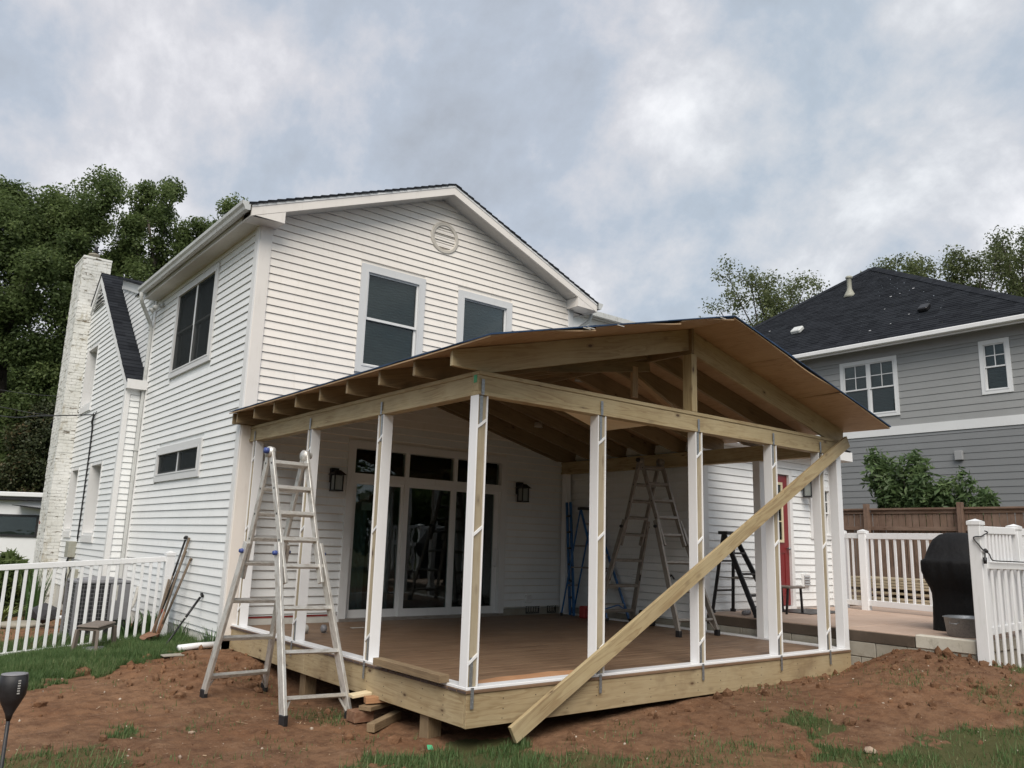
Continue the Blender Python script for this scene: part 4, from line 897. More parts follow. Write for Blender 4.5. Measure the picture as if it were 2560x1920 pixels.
# closing walls so that no daylight leaks through the shell
mb = MB(); mb.box(5.98, 6.10, 5.46, 11.2, 0, 6.3); mb.box(-.1, 6.1, 11.1, 11.2, 0, 6.3); mb.build('rear_shell', vinyl_c, house)
mb = MB(); mb.prism([(-.1, 11.15, 6.2), (6.1, 11.15, 6.2), (RIDX, 11.15, 7.5)], (0, .05, 0)); mb.build('rear_gable', vinyl_c, house)
mb = MB(); mb.box(6.1, 9.95, 5.42, 5.52, 0, 3.5); mb.box(9.85, 9.95, 2.5, 5.5, 0, 3.5); mb.box(-.42, 3.4, 18.1, 18.2, -.2, 4.6); mb.box(3.3, 3.4, 11.2, 18.2, -.2, 7.0); mb.build('rear_shell', vinyl_c, house)
# small wall fittings
def fitting(name, W, u0, u1, z0, z1, n1, mat, parent=house, bevel=.006):
    mb = MB(); W.box(mb, u0, u1, z0, z1, .018, n1); return mb.build(name, mat, parent, bevel=bevel)
fv_ = fitting('dryer_vent', WT, 8.86, 9.09, 1.16, 1.38, .06, trim_w)
for q in range(4): mb = MB(); mb.bar(WT.P(8.89, 1.20 + q * .045, .07), WT.P(9.06, 1.20 + q * .045, .07), .04, .004, (0, -.6, -.8)); mb.build('flap', gray_t, fv_)
fv_ = fitting('wall_vent', WS, 3.63, 3.79, 1.17, 1.34, .035, trim_w)
for q in range(4): mb = MB(); mb.bar(WS.P(3.64, 1.195 + q * .04, .042), WS.P(3.78, 1.195 + q * .04, .042), .03, .004, (-.6, 0, -.8)); mb.build('slat', trim_w, fv_)
o = fitting('outlet_cover', WG, 5.10, 5.22, .74, .88, .06, trim_w)
mb = MB(); mb.tube([WS.P(2.98, 1.33, .03), WS.P(2.96, 1.30, .07), WS.P(2.90, 1.33, .09), WS.P(2.86, 1.27, .08)], .012, 6); mb.build('cable_stub', black_p, house)
for i, u in enumerate((5.13, 5.62)):      # black scroll vent covers by the floor
    mb = MB(); rs = random.Random(i)
    WG.ring(mb, u, u + (.3 if i == 0 else .2), .56, .70, .012, .012, .022)
    for q in range(5 if i == 0 else 3):
        a0 = u + .03 + q * .055; mb.tube([WG.P(a0 + .03 * math.cos(t), .63 + .055 * math.sin(t), .02) for t in [k * .7 for k in range(10)]], .005, 5)
    mb.build('scroll_vent', black_m, house)
# twin flood light under the eave
fl = empty('flood_light', (-.13, 10.25, 6.02), parent=house)
mb = MB(); mb.lathe((-.135, 10.25, 6.02), [(.055, 0), (.055, -.03), (.03, -.04)], 16, 0, 0); mb.build('base', gutter_m, fl)
for dy_ in (-.09, .1):
    mb = MB(); mb.tube([(-.16, 10.25, 6.0), (-.22, 10.25 + dy_, 5.97), (-.25, 10.25 + dy_ * 1.1, 5.96)], .016, 8); mb.tube([(-.22, 10.25 + dy_, 5.975), (-.27, 10.25 + dy_ * 1.2, 5.94), (-.31, 10.25 + dy_ * 1.3, 5.91)], [.028, .045, .058], 12); mb.build('lamp_head', gutter_m, fl)

# --- chimney: painted bricks, uneven, laid in running bond round a core
chim = empty('chimney', (-.62, 15.6, 0), parent=house)
mb = MB(); mb.box(-.781, -.173, 15.305, 16.315, 0, 8.20); mb.build('core', mortar_m, chim)
CX0, CX1, CY0, CY1 = -.786, -.168, 15.30, 16.32
bricks = MB(); ch = .0725; k = 0; z = 0.0; rb = random.Random(3)
def lay(face, a0, a1, z, off):
    L = .212; u = a0 - off
    while u < a1:
        s0 = max(a0, u + .003); s1 = min(a1, u + L - .003)
        if s1 - s0 > .03:
            j = rb.uniform(-.004, .005) - (.012 if rb.random() < .03 else 0); zz0 = z + .003; zz1 = z + ch - .003
            if face == 'S': bricks.box(s0, s1, CY0 - j, CY0 + .03, zz0, zz1)
            elif face == 'W': bricks.box(CX0 - j, CX0 + .03, s0, s1, zz0, zz1)
            elif face == 'E': bricks.box(CX1 - .03, CX1 + j, s0, s1, zz0, zz1)
        u += L
while z < 8.16:
    off = .106 if k % 2 else 0
    # the flue side is only free of the house wall above the roof line
    lay('S', CX0 + (.0 if k % 2 else .0), CX1 if z > 7.0 else -.42, z, off); lay('W', CY0 + .03, CY1, z, .106 - off)
    if z > 7.3: lay('E', CY0 + .03, CY1, z, off)
    z += ch; k += 1
bricks.build('brickwork', brick_m, chim, kind='stuff')
mb = MB(); mb.box(CX0 - .01, CX1 + .01, CY0 - .01, CY1 + .01, 8.19, 8.25); mb.build('cap', brick_m, chim, bevel=.01)
mb = MB(); mb.lathe((-.5, 15.75, 8.25), [(.11, 0), (.11, .16), (.125, .16), (.125, .2), (.1, .21)], 18); mb.build('flue_pot', conc, chim)
mb = MB(); mb.lathe((-.47, 15.75, 8.46), [(.03, 0), (.05, .08), (.035, .15), (.05, .2)], 10); mb.build('flue_cap', black_m, chim)

# ================================================================== PORCH FRAME
porch = empty('porch_frame', (3, 2.7, 0), 'unfinished porch of treated pine beams and rafters on a brown deck with white posts', 'porch')
ZR, ZT, ZPL = 0.517, 0.542, 0.567
RX0, RX1, RY1 = 0.0, 6.0, 5.42
BZ0, BZ1 = 3.017, 3.235
# rim boards
bx('rim_board', RX0, RX1 + .02, 0.0, 0.038, .247, ZR, pine_r, porch)
bx('rim_board', RX0 + .001, RX0 + .039, 0.040, 3.1, .249, ZR, pine_r, porch); bx('rim_board', RX0 + .001, RX0 + .039, 3.104, RY1, .249, ZR, pine_r, porch)
bx('rim_board', RX1 - .018, RX1 + .02, 0.040, RY1, .249, ZR, pine, porch)
mb = MB()
for k in range(16):
    for zz_ in (.30, .38, .46): xq = .38 + k * .37; mb.lathe((xq + random.uniform(-.01, .01), -.0003, zz_ + random.uniform(-.01, .01)), [(.0055, 0), (.0045, -.0015)], 8, 0, 1); mb.lathe((-.0003 + .001, xq * .9 + random.uniform(-.01, .01), zz_), [(.0055, 0), (.0045, -.0015)], 8, 0, 0)
mb.build('nail_heads', black_m, porch)
for k in range(14): bx('joist', .38 + k * .40, .418 + k * .40, .042, RY1, .28, ZR - .004, pine_d, porch)
for (x, y) in ((.02, .62), (.05, 3.2), (3.0, .65), (3.0, 3.2), (5.9, .65)):
    bx('deck_post', x + .03, x + .17, y, y + .14, -.25, .30, pine_o, porch)
# deck boards run left to right, their ends show at the left edge
y = -.012; k = 0
while y < RY1 - .02:
    y1 = min(y + .139, RY1); bx('deck_board', -.012 + random.uniform(-.002, .002), RX1 + .015, y, y1 - .008, ZR + .001, ZT + random.uniform(-.0008, .0008), deck_m, porch, bevel=.003); y += .1395
for k in range(39):
    yy = -.012 + k * .1395; bx('board_end', -.0165, -.0145, yy + .004, yy + .128, ZR + .003, ZT - .002, deckend_m, porch, bevel=0)
# white sill plates
bx('sill_plate', -.004, RX1 + .01, 0.0, .125, ZT + .001, ZPL, pvc_m, porch); bx('sill_plate', -.004, .125, .127, RY1, ZT + .001, ZPL, pvc_m, porch); bx('sill_plate', RX1 - .115, RX1 + .01, .127, RY1, ZT + .001, ZPL, pvc_m, porch)
# posts: treated core, white boards on three sides, slanted trim pieces on the outer face
def screen_post(x, y, out, solid=False, z0=ZPL, z1=BZ0, pw=.115):
    """out = 'S' (towards the yard), 'W' (left), or None for a post wrapped all round"""
    p = empty('post', (x + pw / 2, y + pw / 2, z0), parent=porch); t = .013
    if out is None:
        bx('white_wrap', x, x + pw, y, y + pw, z0, z1, pvc_m, p); 
        return p
    if out == 'S':
        bx('post_core', x + t + .001, x + pw - t - .001, y + .014, y + pw - t - .001, z0 + .001, z1 - .001, pine_c, p)
        bx('white_board', x, x + t, y, y + pw, z0, z1, pvc_m, p); bx('white_board', x + pw - t, x + pw, y, y + pw, z0, z1, pvc_m, p); bx('white_board', x + t + .001, x + pw - t - .001, y + pw - t, y + pw, z0, z1, pvc_m, p)
        a0, a1 = x + t, x + pw - t
        for zc in (z0 + .22, z0 + 1.27, z0 + 2.20):
            mb = MB(); mb.prism([(a0, y + .002, zc - .047), (a1, y + .002, zc + .02), (a1, y + .002, zc + .047), (a0, y + .002, zc - .02)], (0, .012, 0)); mb.build('slanted_trim', pvc_m, p)
    else:
        bx('post_core', x + .014, x + pw - t - .001, y + t + .001, y + pw - t - .001, z0 + .001, z1 - .001, pine_c, p)
        bx('white_board', x, x + pw, y, y + t, z0, z1, pvc_m, p); bx('white_board', x, x + pw, y + pw - t, y + pw, z0, z1, pvc_m, p); bx('white_board', x + pw - t, x + pw, y + t + .001, y + pw - t - .001, z0, z1, pvc_m, p)
        a0, a1 = y + pw - t, y + t
        for zc in (z0 + .22, z0 + 1.27, z0 + 2.20):
            mb = MB(); mb.prism([(x + .002, a0, zc - .047), (x + .002, a1, zc + .02), (x + .002, a1, zc + .047), (x + .002, a0, zc - .02)], (.012, 0, 0)); mb.build('slanted_trim', pvc_m, p)
    return p
def strap(c, out, z0, z1, holes=5):
    """flat galvanised strap with nail heads"""
    w = .032; mb = MB(); st = empty('metal_strap', (c[0], c[1], (z0 + z1) / 2), parent=porch)
    if out == 'S': mb.box(c[0] - w / 2, c[0] + w / 2, c[1] - .005, c[1] - .002, z0, z1)
    else: mb.box(c[0] - .005, c[0] - .002, c[1] - w / 2, c[1] + w / 2, z0, z1)
    mb.build('strap', galv, st)
    mb = MB()
    for k in range(holes):
        zz_ = z0 + (z1 - z0) * (k + .5) / holes
        if out == 'S': mb.lathe((c[0] + (.007 if k % 2 else -.007), c[1] - .0045, zz_), [(.005, 0), (.004, -.003)], 8, 0, 1)
        else: mb.lathe((c[0] - .0045, c[1] + (.007 if k % 2 else -.007), zz_), [(.005, 0), (.004, -.003)], 8, 0, 0)
    mb.build('nail_heads', galv, st)
for i, x in enumerate((0.0, 1.48, 2.99, 4.42, 5.47)):
    screen_post(x, 0.004, 'S'); cx = x + .045
    strap((cx, .016, 0), 'S', 2.74, BZ0 + .0); strap((cx, .0, 0), 'S', BZ0 + .002, 3.16, 4)
    strap((cx, .016, 0), 'S', ZPL + .002, .80); strap((cx, -.012, 0), 'S', .40, ZPL, 5)
screen_post(5.895, 0.004, None)
for i, y in enumerate((1.66, 3.38, 5.15)):
    screen_post(0.004, y, 'W'); cy_ = y + .05
    strap((.016, cy_, 0), 'W', 2.74, BZ0); strap((.0, cy_, 0), 'W', BZ0 + .002, 3.15, 4)
    if i < 2: strap((.016, cy_, 0), 'W', ZPL + .002, .80); strap((-.014, cy_, 0), 'W', .40, ZPL, 5)
for y in (1.18, 2.24, 5.27): screen_post(5.885, y, None)
# beams: core between a top and a bottom plate
def beam(p0, p1, out):
    b_ = empty('beam', p0, parent=porch); (x0, y0), (x1, y1) = (p0[0], p0[1]), (p1[0], p1[1])
    def pc(nm, d, za, zb):
        if x1 - x0 > y1 - y0: bx(nm, x0, x1, y0 + d, y1 - d, za, zb, pine, b_)
        else: bx(nm, x0 + d, x1 - d, y0, y1, za, zb, pine, b_)
    pc('bottom_plate', 0, BZ0 + .001, BZ0 + .038); pc('core', .010, BZ0 + .0385, BZ1 - .0385); pc('top_plate', 0, BZ1 - .038, BZ1)
beam((.0, .0, BZ0), (5.98, .115, BZ1), 'S'); beam((.0, .117, BZ0), (.115, 5.42, BZ1), 'W'); beam((5.885, .117, BZ0), (6.0, 5.42, BZ1), 'E')
# rafters
RC = 2.96
def rz(x): return 4.19 - .25 * abs(x - RC)
RYS = [.045, .68, 1.33, 2.02, 2.67, 3.32, 3.97, 4.62, 5.24, 5.40]
def rafter(y, sgn, t=.038):
    xt = RC + sgn * 3.22; xi = RC + sgn * .022; bm_ = RC + sgn * 2.80; dep = .245
    pts = [(xi, rz(xi)), (xt, rz(xt)), (xt, BZ1 + .008), (bm_, BZ1 + .008), (xi, rz(xi) - dep)]
    if sgn > 0: pts = [(xi, rz(xi)), (xt + .0, rz(xt)), (xt, rz(xt) - dep + .0), (bm_ + .12, BZ1 + .002 - .03), (xi, rz(xi) - dep - .02)] if y < .1 else pts
    # local frame: X along the slope so the grain follows the board
    d = Vector((sgn * 1, 0, -.25)).normalized(); Y = Vector((0, 0, 1)); Y = (Y - d * Y.dot(d)).normalized(); Z = d.cross(Y); o = Vector((xi, y, rz(xi)))
    mb = MB(); M = Matrix.Identity(4)
    for i in range(3): M[i][0] = d[i]; M[i][1] = Y[i]; M[i][2] = Z[i]; M[i][3] = o[i]
    Mi = M.inverted(); yo = y - t / 2 if y > .1 else y
    mb.prism([Mi @ Vector((a, yo, c)) for a, c in pts], (Mi.to_3x3() @ Vector((0, t, 0))))
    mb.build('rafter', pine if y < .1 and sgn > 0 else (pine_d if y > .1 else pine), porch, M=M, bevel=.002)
for y in RYS:
    for s_ in (-1, 1): rafter(y, s_)
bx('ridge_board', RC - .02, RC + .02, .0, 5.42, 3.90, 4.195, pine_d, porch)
# king post and braces in the gable
bx('king_post', RC - .03, RC + .06, .0, .13, BZ1 + .002, 3.895, pine, porch)
plank('gable_brace', (3.09, 1.0, 3.80), (3.75, .70, 3.26), .09, .038, ply_m, porch, (0, 1, 0))
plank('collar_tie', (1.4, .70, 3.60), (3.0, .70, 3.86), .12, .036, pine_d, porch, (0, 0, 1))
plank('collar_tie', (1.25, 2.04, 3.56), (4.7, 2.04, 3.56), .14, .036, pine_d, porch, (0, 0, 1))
plank('hanger_stud', (2.75, .70, 3.82), (2.75, .70, 3.45), .09, .038, ply_m, porch, (1, 0, 0))
mb = MB(); mb.prism([(1.05, .13, 3.045), (2.46, .13, 3.045), (2.46, .88, 3.045), (2.36, .90, 3.045)], (0, 0, .014)); mb.build('plywood_gusset', ply_p, porch)
# recessed light housings in the ceiling
for (x, y) in ((4.2, 3.3), (5.1, 3.4), (4.6, 4.6), (3.4, 2.3)):
    mb = MB(); mb.lathe((x, y, rz(x) - .10), [(.085, -.012), (.08, 0), (.07, .07)], 18); mb.build('ceiling_can', foam, porch)
# plywood sheathing sheets, slightly bowed, with a gap between sheets
def sheet(xa, xb, y0, y1, lift=.0, bow=0.0, mat=ply_m, th=.013, name='sheathing_sheet'):
    nx_, ny_ = 8, 10; V = []; F_ = []
    ex = lambda i: xa + (xb - xa) * i / nx_
    ey = lambda j: y0 + (y1 - y0) * j / ny_
    L = math.hypot(xb - xa, (xb - xa) * .25); sg = 1 if xb > RC else -1
    d = Vector((1, 0, -.25 * (1 if (xa + xb) / 2 > RC else -1))).normalized(); Z = Vector((0, 1, 0)).cross(d) * -1
    o = Vector(((xa + xb) / 2, (y0 + y1) / 2, rz((xa + xb) / 2) + .004 + lift)); Yv = Vector((0, 1, 0)); Zv = d.cross(Yv); M = Matrix.Identity(4)
    # local X along depth (grain), Y across the slope
    for i in range(3): M[i][0] = Yv[i]; M[i][1] = d[i]; M[i][2] = (Yv.cross(d))[i]; M[i][3] = o[i]
    Mi = M.inverted()
    for layer in (0, 1):
        for i in range(nx_ + 1):
            for j in range(ny_ + 1):
                x, y = ex(i), ey(j); fr = max(0.0, (.05 - y) / .6); z = rz(x) + .004 + lift + layer * th + bow * fr * math.sin((x - xa) / (xb - xa) * math.pi * 1.3 + .3)
                V.append(Mi @ Vector((x, y, z)))
    n1_ = (nx_ + 1) * (ny_ + 1); I = lambda l, i, j: l * n1_ + i * (ny_ + 1) + j
    for i in range(nx_):
        for j in range(ny_):
            F_.append((I(0, i, j), I(0, i, j + 1), I(0, i + 1, j + 1), I(0, i + 1, j))); F_.append((I(1, i, j), I(1, i + 1, j), I(1, i + 1, j + 1), I(1, i, j + 1)))
    for i in range(nx_): F_.append((I(0, i, 0), I(0, i + 1, 0), I(1, i + 1, 0), I(1, i, 0))); F_.append((I(0, i, ny_), I(1, i, ny_), I(1, i + 1, ny_), I(0, i + 1, ny_)))
    for j in range(ny_): F_.append((I(0, 0, j), I(1, 0, j), I(1, 0, j + 1), I(0, 0, j + 1))); F_.append((I(0, nx_, j), I(0, nx_, j + 1), I(1, nx_, j + 1), I(1, nx_, j)))
    mb = MB(); mb.add(V, F_); return mb.build(name, mat, porch, M=M)
XL, XR = RC - 3.27, RC + 3.30
for (a, b_) in ((XL, XL + 1.19), (XL + 1.195, XL + 2.385), (XL + 2.39, RC - .004)):
    sheet(a, b_, -.56, 1.98, 0, .02); sheet(a, b_, 1.985, 4.42); sheet(a, b_, 4.425, 5.42)
for i, (a, b_) in enumerate(((RC + .004, RC + 1.0), (RC + 1.004, RC + 2.10), (RC + 2.106, XR))):
    sheet(a, b_, -.56, 1.98, 0, -.019 if i == 1 else .004); sheet(a, b_, 1.985, 4.42); sheet(a, b_, 4.425, 5.42)
# dark blue roofing membrane over the sheathing
def membrane_sheet(xa, xb, y0, y1):
    mb = MB(); n = 40; V = []; F_ = []
    for i in range(2):
        for j in range(n + 1):
            x = (xa, xb)[i]; y = y0 + (y1 - y0) * j / n; V += [(x, y + (-.006 if j == 0 else 0), rz(x) + .021 + random.uniform(0, .008)), (x, y + (-.006 if j == 0 else 0), rz(x) + .034 + random.uniform(0, .006))]
    I = lambda i, j, k: (i * (n + 1) + j) * 2 + k
    for j in range(n): F_ += [(I(0, j, 1), I(1, j, 1), I(1, j + 1, 1), I(0, j + 1, 1)), (I(0, j, 0), I(0, j, 1), I(0, j + 1, 1), I(0, j + 1, 0)), (I(1, j, 0), I(1, j + 1, 0), I(1, j + 1, 1), I(1, j, 1)), (I(0, j, 0), I(0, j + 1, 0), I(1, j + 1, 0), I(1, j, 0))]
    F_ += [(I(0, 0, 0), I(1, 0, 0), I(1, 0, 1), I(0, 0, 1))]
    mb.add(V, F_); return mb.build('membrane_strip', membrane, porch)
for k in range(3): xa = XL - .006 + k * 1.092; membrane_sheet(xa, xa + 1.09, -.57, 5.42); xa = XR + .006 - k * 1.1; membrane_sheet(xa - 1.098, xa, -.57, 5.42)
for k in range(4):  # pale printed marks along the membrane edge
    x = XL + .15 + random.random() * 3.0; mb = MB(); z_ = rz(x) + .027; mb.box(x, x + .09, -.581, -.5785, z_ - .005, z_ + .003); mb.build('membrane_mark', foam, porch)
# wet stain of mortar on the rim where the deck posts meet, and a green tag at the corner of the beam
mb = MB(); mb.box(-.004, -.001, .03, .075, 3.13, 3.20); mb.build('end_tag', green_p, porch)

# diagonal brace leaning across the front
pl = plank('brace_board', (.44, -.067, .165), (6.07, -.067, 3.215), .150, .040, pine, None, (-.45, 0, .9)); setprops(pl, 'long treated pine board leaning diagonally across the front of the porch frame', 'board')
pl = plank('loose_board', (-.035, 1.42, .602), (-.035, .28, .60), .10, .064, pine_o, None, (1, 0, 0)); setprops(pl, 'short thick timber offcut lying on the left sill plate near the corner post', 'board')
mb = MB(); V = [(.20, .13), (1.72, .13), (1.70, .32), (1.40, .33), (1.22, .37), (.9, .33), (.6, .34), (.22, .25)]; mb.prism([(a, b_, ZPL - .018) for a, b_ in V], (0, 0, .014))
setprops(mb.build('osb_offcut', osb_m, None), 'ragged orange strip of plywood lying on the deck just right of the corner post', 'board')

# ================================================================== LADDERS
def multi_ladder(name, FL, FR, RL, RR, TL, TR, mid, label, capmat, zmid, stickers=False, dark=False, group=None, rails_mat=None):
    """telescoping A-frame ladder: inner sections narrow, outer sections flared; all points (x,y,z)"""
    v = lambda p: Vector(p); FL, FR, RL, RR, TL, TR = map(v, (FL, FR, RL, RR, TL, TR)); A = rails_mat or alu
    root = empty(name, ((FL + FR + RL + RR) / 4), label, 'ladder', group)
    wdir = (FR - FL).normalized()
    for (bl, br, sgn) in ((FL, FR, 0), (RL, RR, 1)):
        cT = (TL + TR) / 2; inn = TL - cT; cB = (bl + br) / 2; f = (cT.z - zmid) / (cT.z - cB.z)
        cm = cT.lerp(cB, f); iL, iR = cm + inn, cm - inn; oL = cm + inn * 1.16; oR = cm - inn * 1.16
        dn = Vector((-(cT - cB).y, (cT - cB).x, 0)); depth = wdir.cross((cT - cB).normalized())
        off = depth * (.018 if sgn == 0 else -.018)
        for a, b_, o_, foot in ((TL, iL, oL, bl), (TR, iR, oR, br)):
            ra = plank('rail', a + off, b_ + off + (b_ - a).normalized() * .30, .032, .072, A, root, wdir, .004)
            plank('outer_rail', o_ + off + (a - b_).normalized() * .10, foot + Vector((0, 0, .05)) + off * 0, .036, .088, A, root, wdir, .004)
            for q in range(4):
                hp = a.lerp(b_, (q + .5) / 4) + off + wdir * (-.0155 if a is TL else .0155); mb = MB(); mb.lathe((0, 0, 0), [(.011, -.002), (.011, .002)], 10, 0, 0); hh_ = mb
                M = Matrix.Translation(hp) @ wdir.to_track_quat('X', 'Z').to_matrix().to_4x4(); hh_.build('rung_hole', black_p, root, M=M)
            kn = o_ + off + wdir * ((-.03) if a is TL else .03); mb = MB(); mb.tube([kn - wdir * .035, kn - wdir * .01, kn + wdir * .03], [.02, .026, .016], 10); mb.build('lock_knob', capmat, root)
            mb = MB(); mb.bar(foot + Vector((0, 0, .085)), foot - Vector((0, 0, .012)), .05, .085, wdir); mb.build('rubber_foot', black_p, root, bevel=.006)
            if stickers:
                for q in range(7):
                    s0 = (o_ + off).lerp(foot, .03 + q * .075); s1 = (o_ + off).lerp(foot, .03 + q * .075 + .06); dd = depth * (-.036) * (1 if depth.dot(fwd) > 0 else -1)
                    plank('sticker', s0 + dd, s1 + dd, .026, .002, black_p if q % 2 == 0 else tape, root, wdir, 0)
        for q in range(4):
            t_ = .12 + q * .25; a, b_ = TL.lerp(iL, t_) + off, TR.lerp(iR, t_) + off; plank('rung', a, b_, .040, .072, A, root, (cB - cT), .004)
        for q in range(4):
            t_ = .08 + q * .26; a, b_ = oL.lerp(bl, t_) + off * .6, oR.lerp(br, t_) + off * .6; plank('rung', a, b_, .036, .062, A, root, (cB - cT), .004)
            if q == 3:
                lowL = oL.lerp(bl, .96); lowR = oR.lerp(br, .96)
                plank('foot_brace', a.lerp(b_, .12), lowL, .006, .022, A, root, depth, 0); plank('foot_brace', a.lerp(b_, .88), lowR, .006, .022, A, root, depth, 0)
    for a in (TL, TR):
        mb = MB(); mb.tube([a - wdir * .03 + Vector((0, 0, -.01)), a + wdir * .03 + Vector((0, 0, -.01))], .058, 14); h = mb.build('hinge', A, root)
        mb = MB(); q_ = a + wdir * (-.05 if a is TL else .05); mb.tube([q_ - wdir * .02, q_ + wdir * .02], [.03, .033], 12); mb.build('hinge_knob', capmat if a is TL else A, root)
    return root
def gp(x, y, dz=0): return (x, y, gz(x, y) + dz)
multi_ladder('telescoping_ladder', gp(-.84, 1.64), gp(-.12, 1.76), gp(-1.04, 3.20), gp(-.20, 3.66), (-.865, 2.43, 2.60), (-.465, 2.47, 2.60), None,
             'tall worn aluminium telescoping ladder standing on bare soil against the left side of the porch', bluecap, 1.57)
multi_ladder('telescoping_ladder', (4.98, 1.93, ZT), (5.70, 1.83, ZT), (5.02, 3.60, ZT), (5.72, 3.50, ZT), (5.16, 2.80, 3.06), (5.52, 2.72, 3.06), None,
             'dull aluminium telescoping ladder with black knobs standing on the deck under the right beam', black_p, 2.05, stickers=True, rails_mat=alu_d)
def step_ladder(name, FL, FR, RL, RR, TL, TR, mat, label, nrung, topw=.12, stepmat=None, cat='ladder', tray=True):
    v = Vector; FL, FR, RL, RR, TL, TR = map(v, (FL, FR, RL, RR, TL, TR)); w = (FR - FL).normalized(); root = empty(name, (FL + FR + RL + RR) / 4, label, cat)
    for a, b_ in ((TL, FL), (TR, FR)): plank('front_rail', a, b_ + v((0, 0, .02)), .03, .075, mat, root, w, .004)
    for a, b_ in ((TL, RL), (TR, RR)): plank('rear_rail', a, b_ + v((0, 0, .02)), .025, .05, mat, root, w, .004)
    for p in (FL, FR, RL, RR): mb = MB(); mb.bar(p + v((0, 0, .05)), p, .045, .08, w); mb.build('rubber_foot', black_p, root, bevel=.005)
    c = (TL + TR) / 2; mb = MB(); L = (TR - TL).length; mb.bar(TL - w * .03, TR + w * .03, .16, .05, w.cross(v((0, 0, 1)))); mb.build('top_cap', black_p, root, bevel=.008)
    for q in range(nrung):
        t_ = (q + 1) / (nrung + 1); plank('step', TL.lerp(FL, t_), TR.lerp(FR, t_), .085, .03, stepmat or mat, root, w.cross(v((0, 0, 1))), .003)
    for t_ in (.35, .72): plank('cross_bar', TL.lerp(RL, t_), TR.lerp(RR, t_), .03, .012, stepmat or mat, root, (0, 0, 1), 0)
    for a, f, r_ in ((TL, FL, RL), (TR, FR, RR)): plank('spreader', a.lerp(f, .55), a.lerp(r_, .55), .018, .005, alu_d, root, (0, 0, 1), 0)
    for e0, e1 in ((FL, FR),): plank('kick_brace', TL.lerp(FL, .90), (FL + FR) / 2 + v((0, 0, .26)), .02, .004, mat, root, (0, 0, 1), 0); plank('kick_brace', TR.lerp(FR, .90), (FL + FR) / 2 + v((0, 0, .26)), .02, .004, mat, root, (0, 0, 1), 0)
    return root
step_ladder('step_ladder', (5.70, 4.02, ZT), (5.99, 3.80, ZT), (5.64, 5.07, ZT), (5.95, 5.10, ZT), (5.75, 4.74, 2.38), (5.97, 4.66, 2.38), blue_p, 'blue fibreglass step ladder open on the deck in front of the shaded back corner', 6, stepmat=alu_d)
o = empty('folded_ladder', (5.95, 5.1, ZT), 'dark blue folded ladder leaning upright against the white post in the back corner', 'ladder')
for dx_ in (0, .05): plank('rail', (5.80 - dx_, 5.02 - dx_ * 3, ZT + .01), (5.86 - dx_, 5.22 - dx_ * 3, 2.5), .05, .03, blue_p, o, (0, 1, 0), .004)
for q in range(6): plank('rung', (5.81, 5.06 + q * .02, .85 + q * .28), (5.76, 4.92 + q * .02, .85 + q * .28), .03, .02, black_p, o, (0, 0, 1), 0)
step_ladder('step_stool', (6.13, 1.46, .80), (6.68, 1.52, .80), (6.23, 2.31, .80), (6.78, 2.34, .80), (6.20, 2.06, 2.0), (6.50, 2.10, 2.0), black_m, 'black folding step ladder with platform on the patio against the white wing wall', 3, stepmat=black_p)

# ================================================================== PATIO, FENCES, GRILL
pt = MB(); XA, XB, YA, YB_ = 6.09, 12.4, -1.47, 2.45
def slab(poly_, z0, z1, nm, mat, **kw): mb = MB(); mb.prism([(a, b_, z0) for a, b_ in poly_], (0, 0, z1 - z0)); o = mb.build(nm, mat, None, bevel=.006); setprops(o, **kw); return o
patio = empty('patio', (8, 0, 0)); patio['kind'] = 'structure'
def pslab(a0, a1, b0, b1, nm='paving_slab', mat=patio_m, z0=.62, z1=.80):
    g_ = .011; mb = MB(); mb.box(a0 + g_, a1 - g_, b0 + g_, b1 - g_, z0, z1 + random.uniform(-.003, .003)); return mb.build(nm, mat, patio, bevel=.008)
ys_ = [YA, -.80, .12, 1.25, 2.45]; xs_ = [6.09, 7.25, 8.45, 9.6, 11.0, 12.4]
for i in range(5):
    for j in range(4): pslab(xs_[i], xs_[i + 1], ys_[j], ys_[j + 1])
mb = MB(); mb.box(6.10, 12.38, YA + .01, 2.44, .60, .778); mb.build('joint_fill', dirtywood, patio)
mb = MB(); mb.box(6.055, 6.085, -.80, 2.4, .655, .785); mb.build('form_board', dirtywood, patio, bevel=.006)
mb = MB(); mb.box(6.05, 6.2, YA - .02, -.81, .655, .812); mb.build('edge_block', conc_l, patio, bevel=.012)
mb = MB(); mb.box(6.2, 12.4, YA - .02, YA + .1, .655, .79); mb.build('edge_block', conc, patio, bevel=.012)
k = 0
for zc in (.10, .285, .47):
    yy = -1.49 + (.2 if k % 2 else 0); 
    while yy < 2.40: mb = MB(); mb.box(6.06 + random.uniform(-.004, .004), 6.20, yy + .004, min(yy + .39, 2.4), zc + .004, zc + .181); mb.build('block', conc, patio, bevel=.006); yy += .394
    k += 1
mb = MB(); mb.box(6.085, 12.3, YA + .03, 2.4, .0, .62); mb.build('base', conc, patio)
for k in range(6):   # blocks of the front face
    mb = MB(); mb.box(6.21 + k * .5, 6.70 + k * .5, YA + .005, YA + .1, .28, .65); mb.build('block', conc, patio, bevel=.006)
def fpost(parent, x, y, z0, z1, w=.127, mat=fence_w):
    p = empty('fence_post', (x, y, z0), parent=parent); mb = MB(); mb.box(x - w / 2, x + w / 2, y - w / 2, y + w / 2, z0, z1 - .07); mb.build('shaft', mat, p, bevel=.006)
    mb = MB(); h = w / 2 + .009; mb.box(x - h, x + h, y - h, y + h, z1 - .075, z1 - .03)
    mb.add([(x - h, y - h, z1 - .03), (x + h, y - h, z1 - .03), (x + h, y + h, z1 - .03), (x - h, y + h, z1 - .03), (x, y, z1)], [(0, 1, 4), (1, 2, 4), (2, 3, 4), (3, 0, 4)]); mb.build('cap', mat, p, bevel=.004); return p
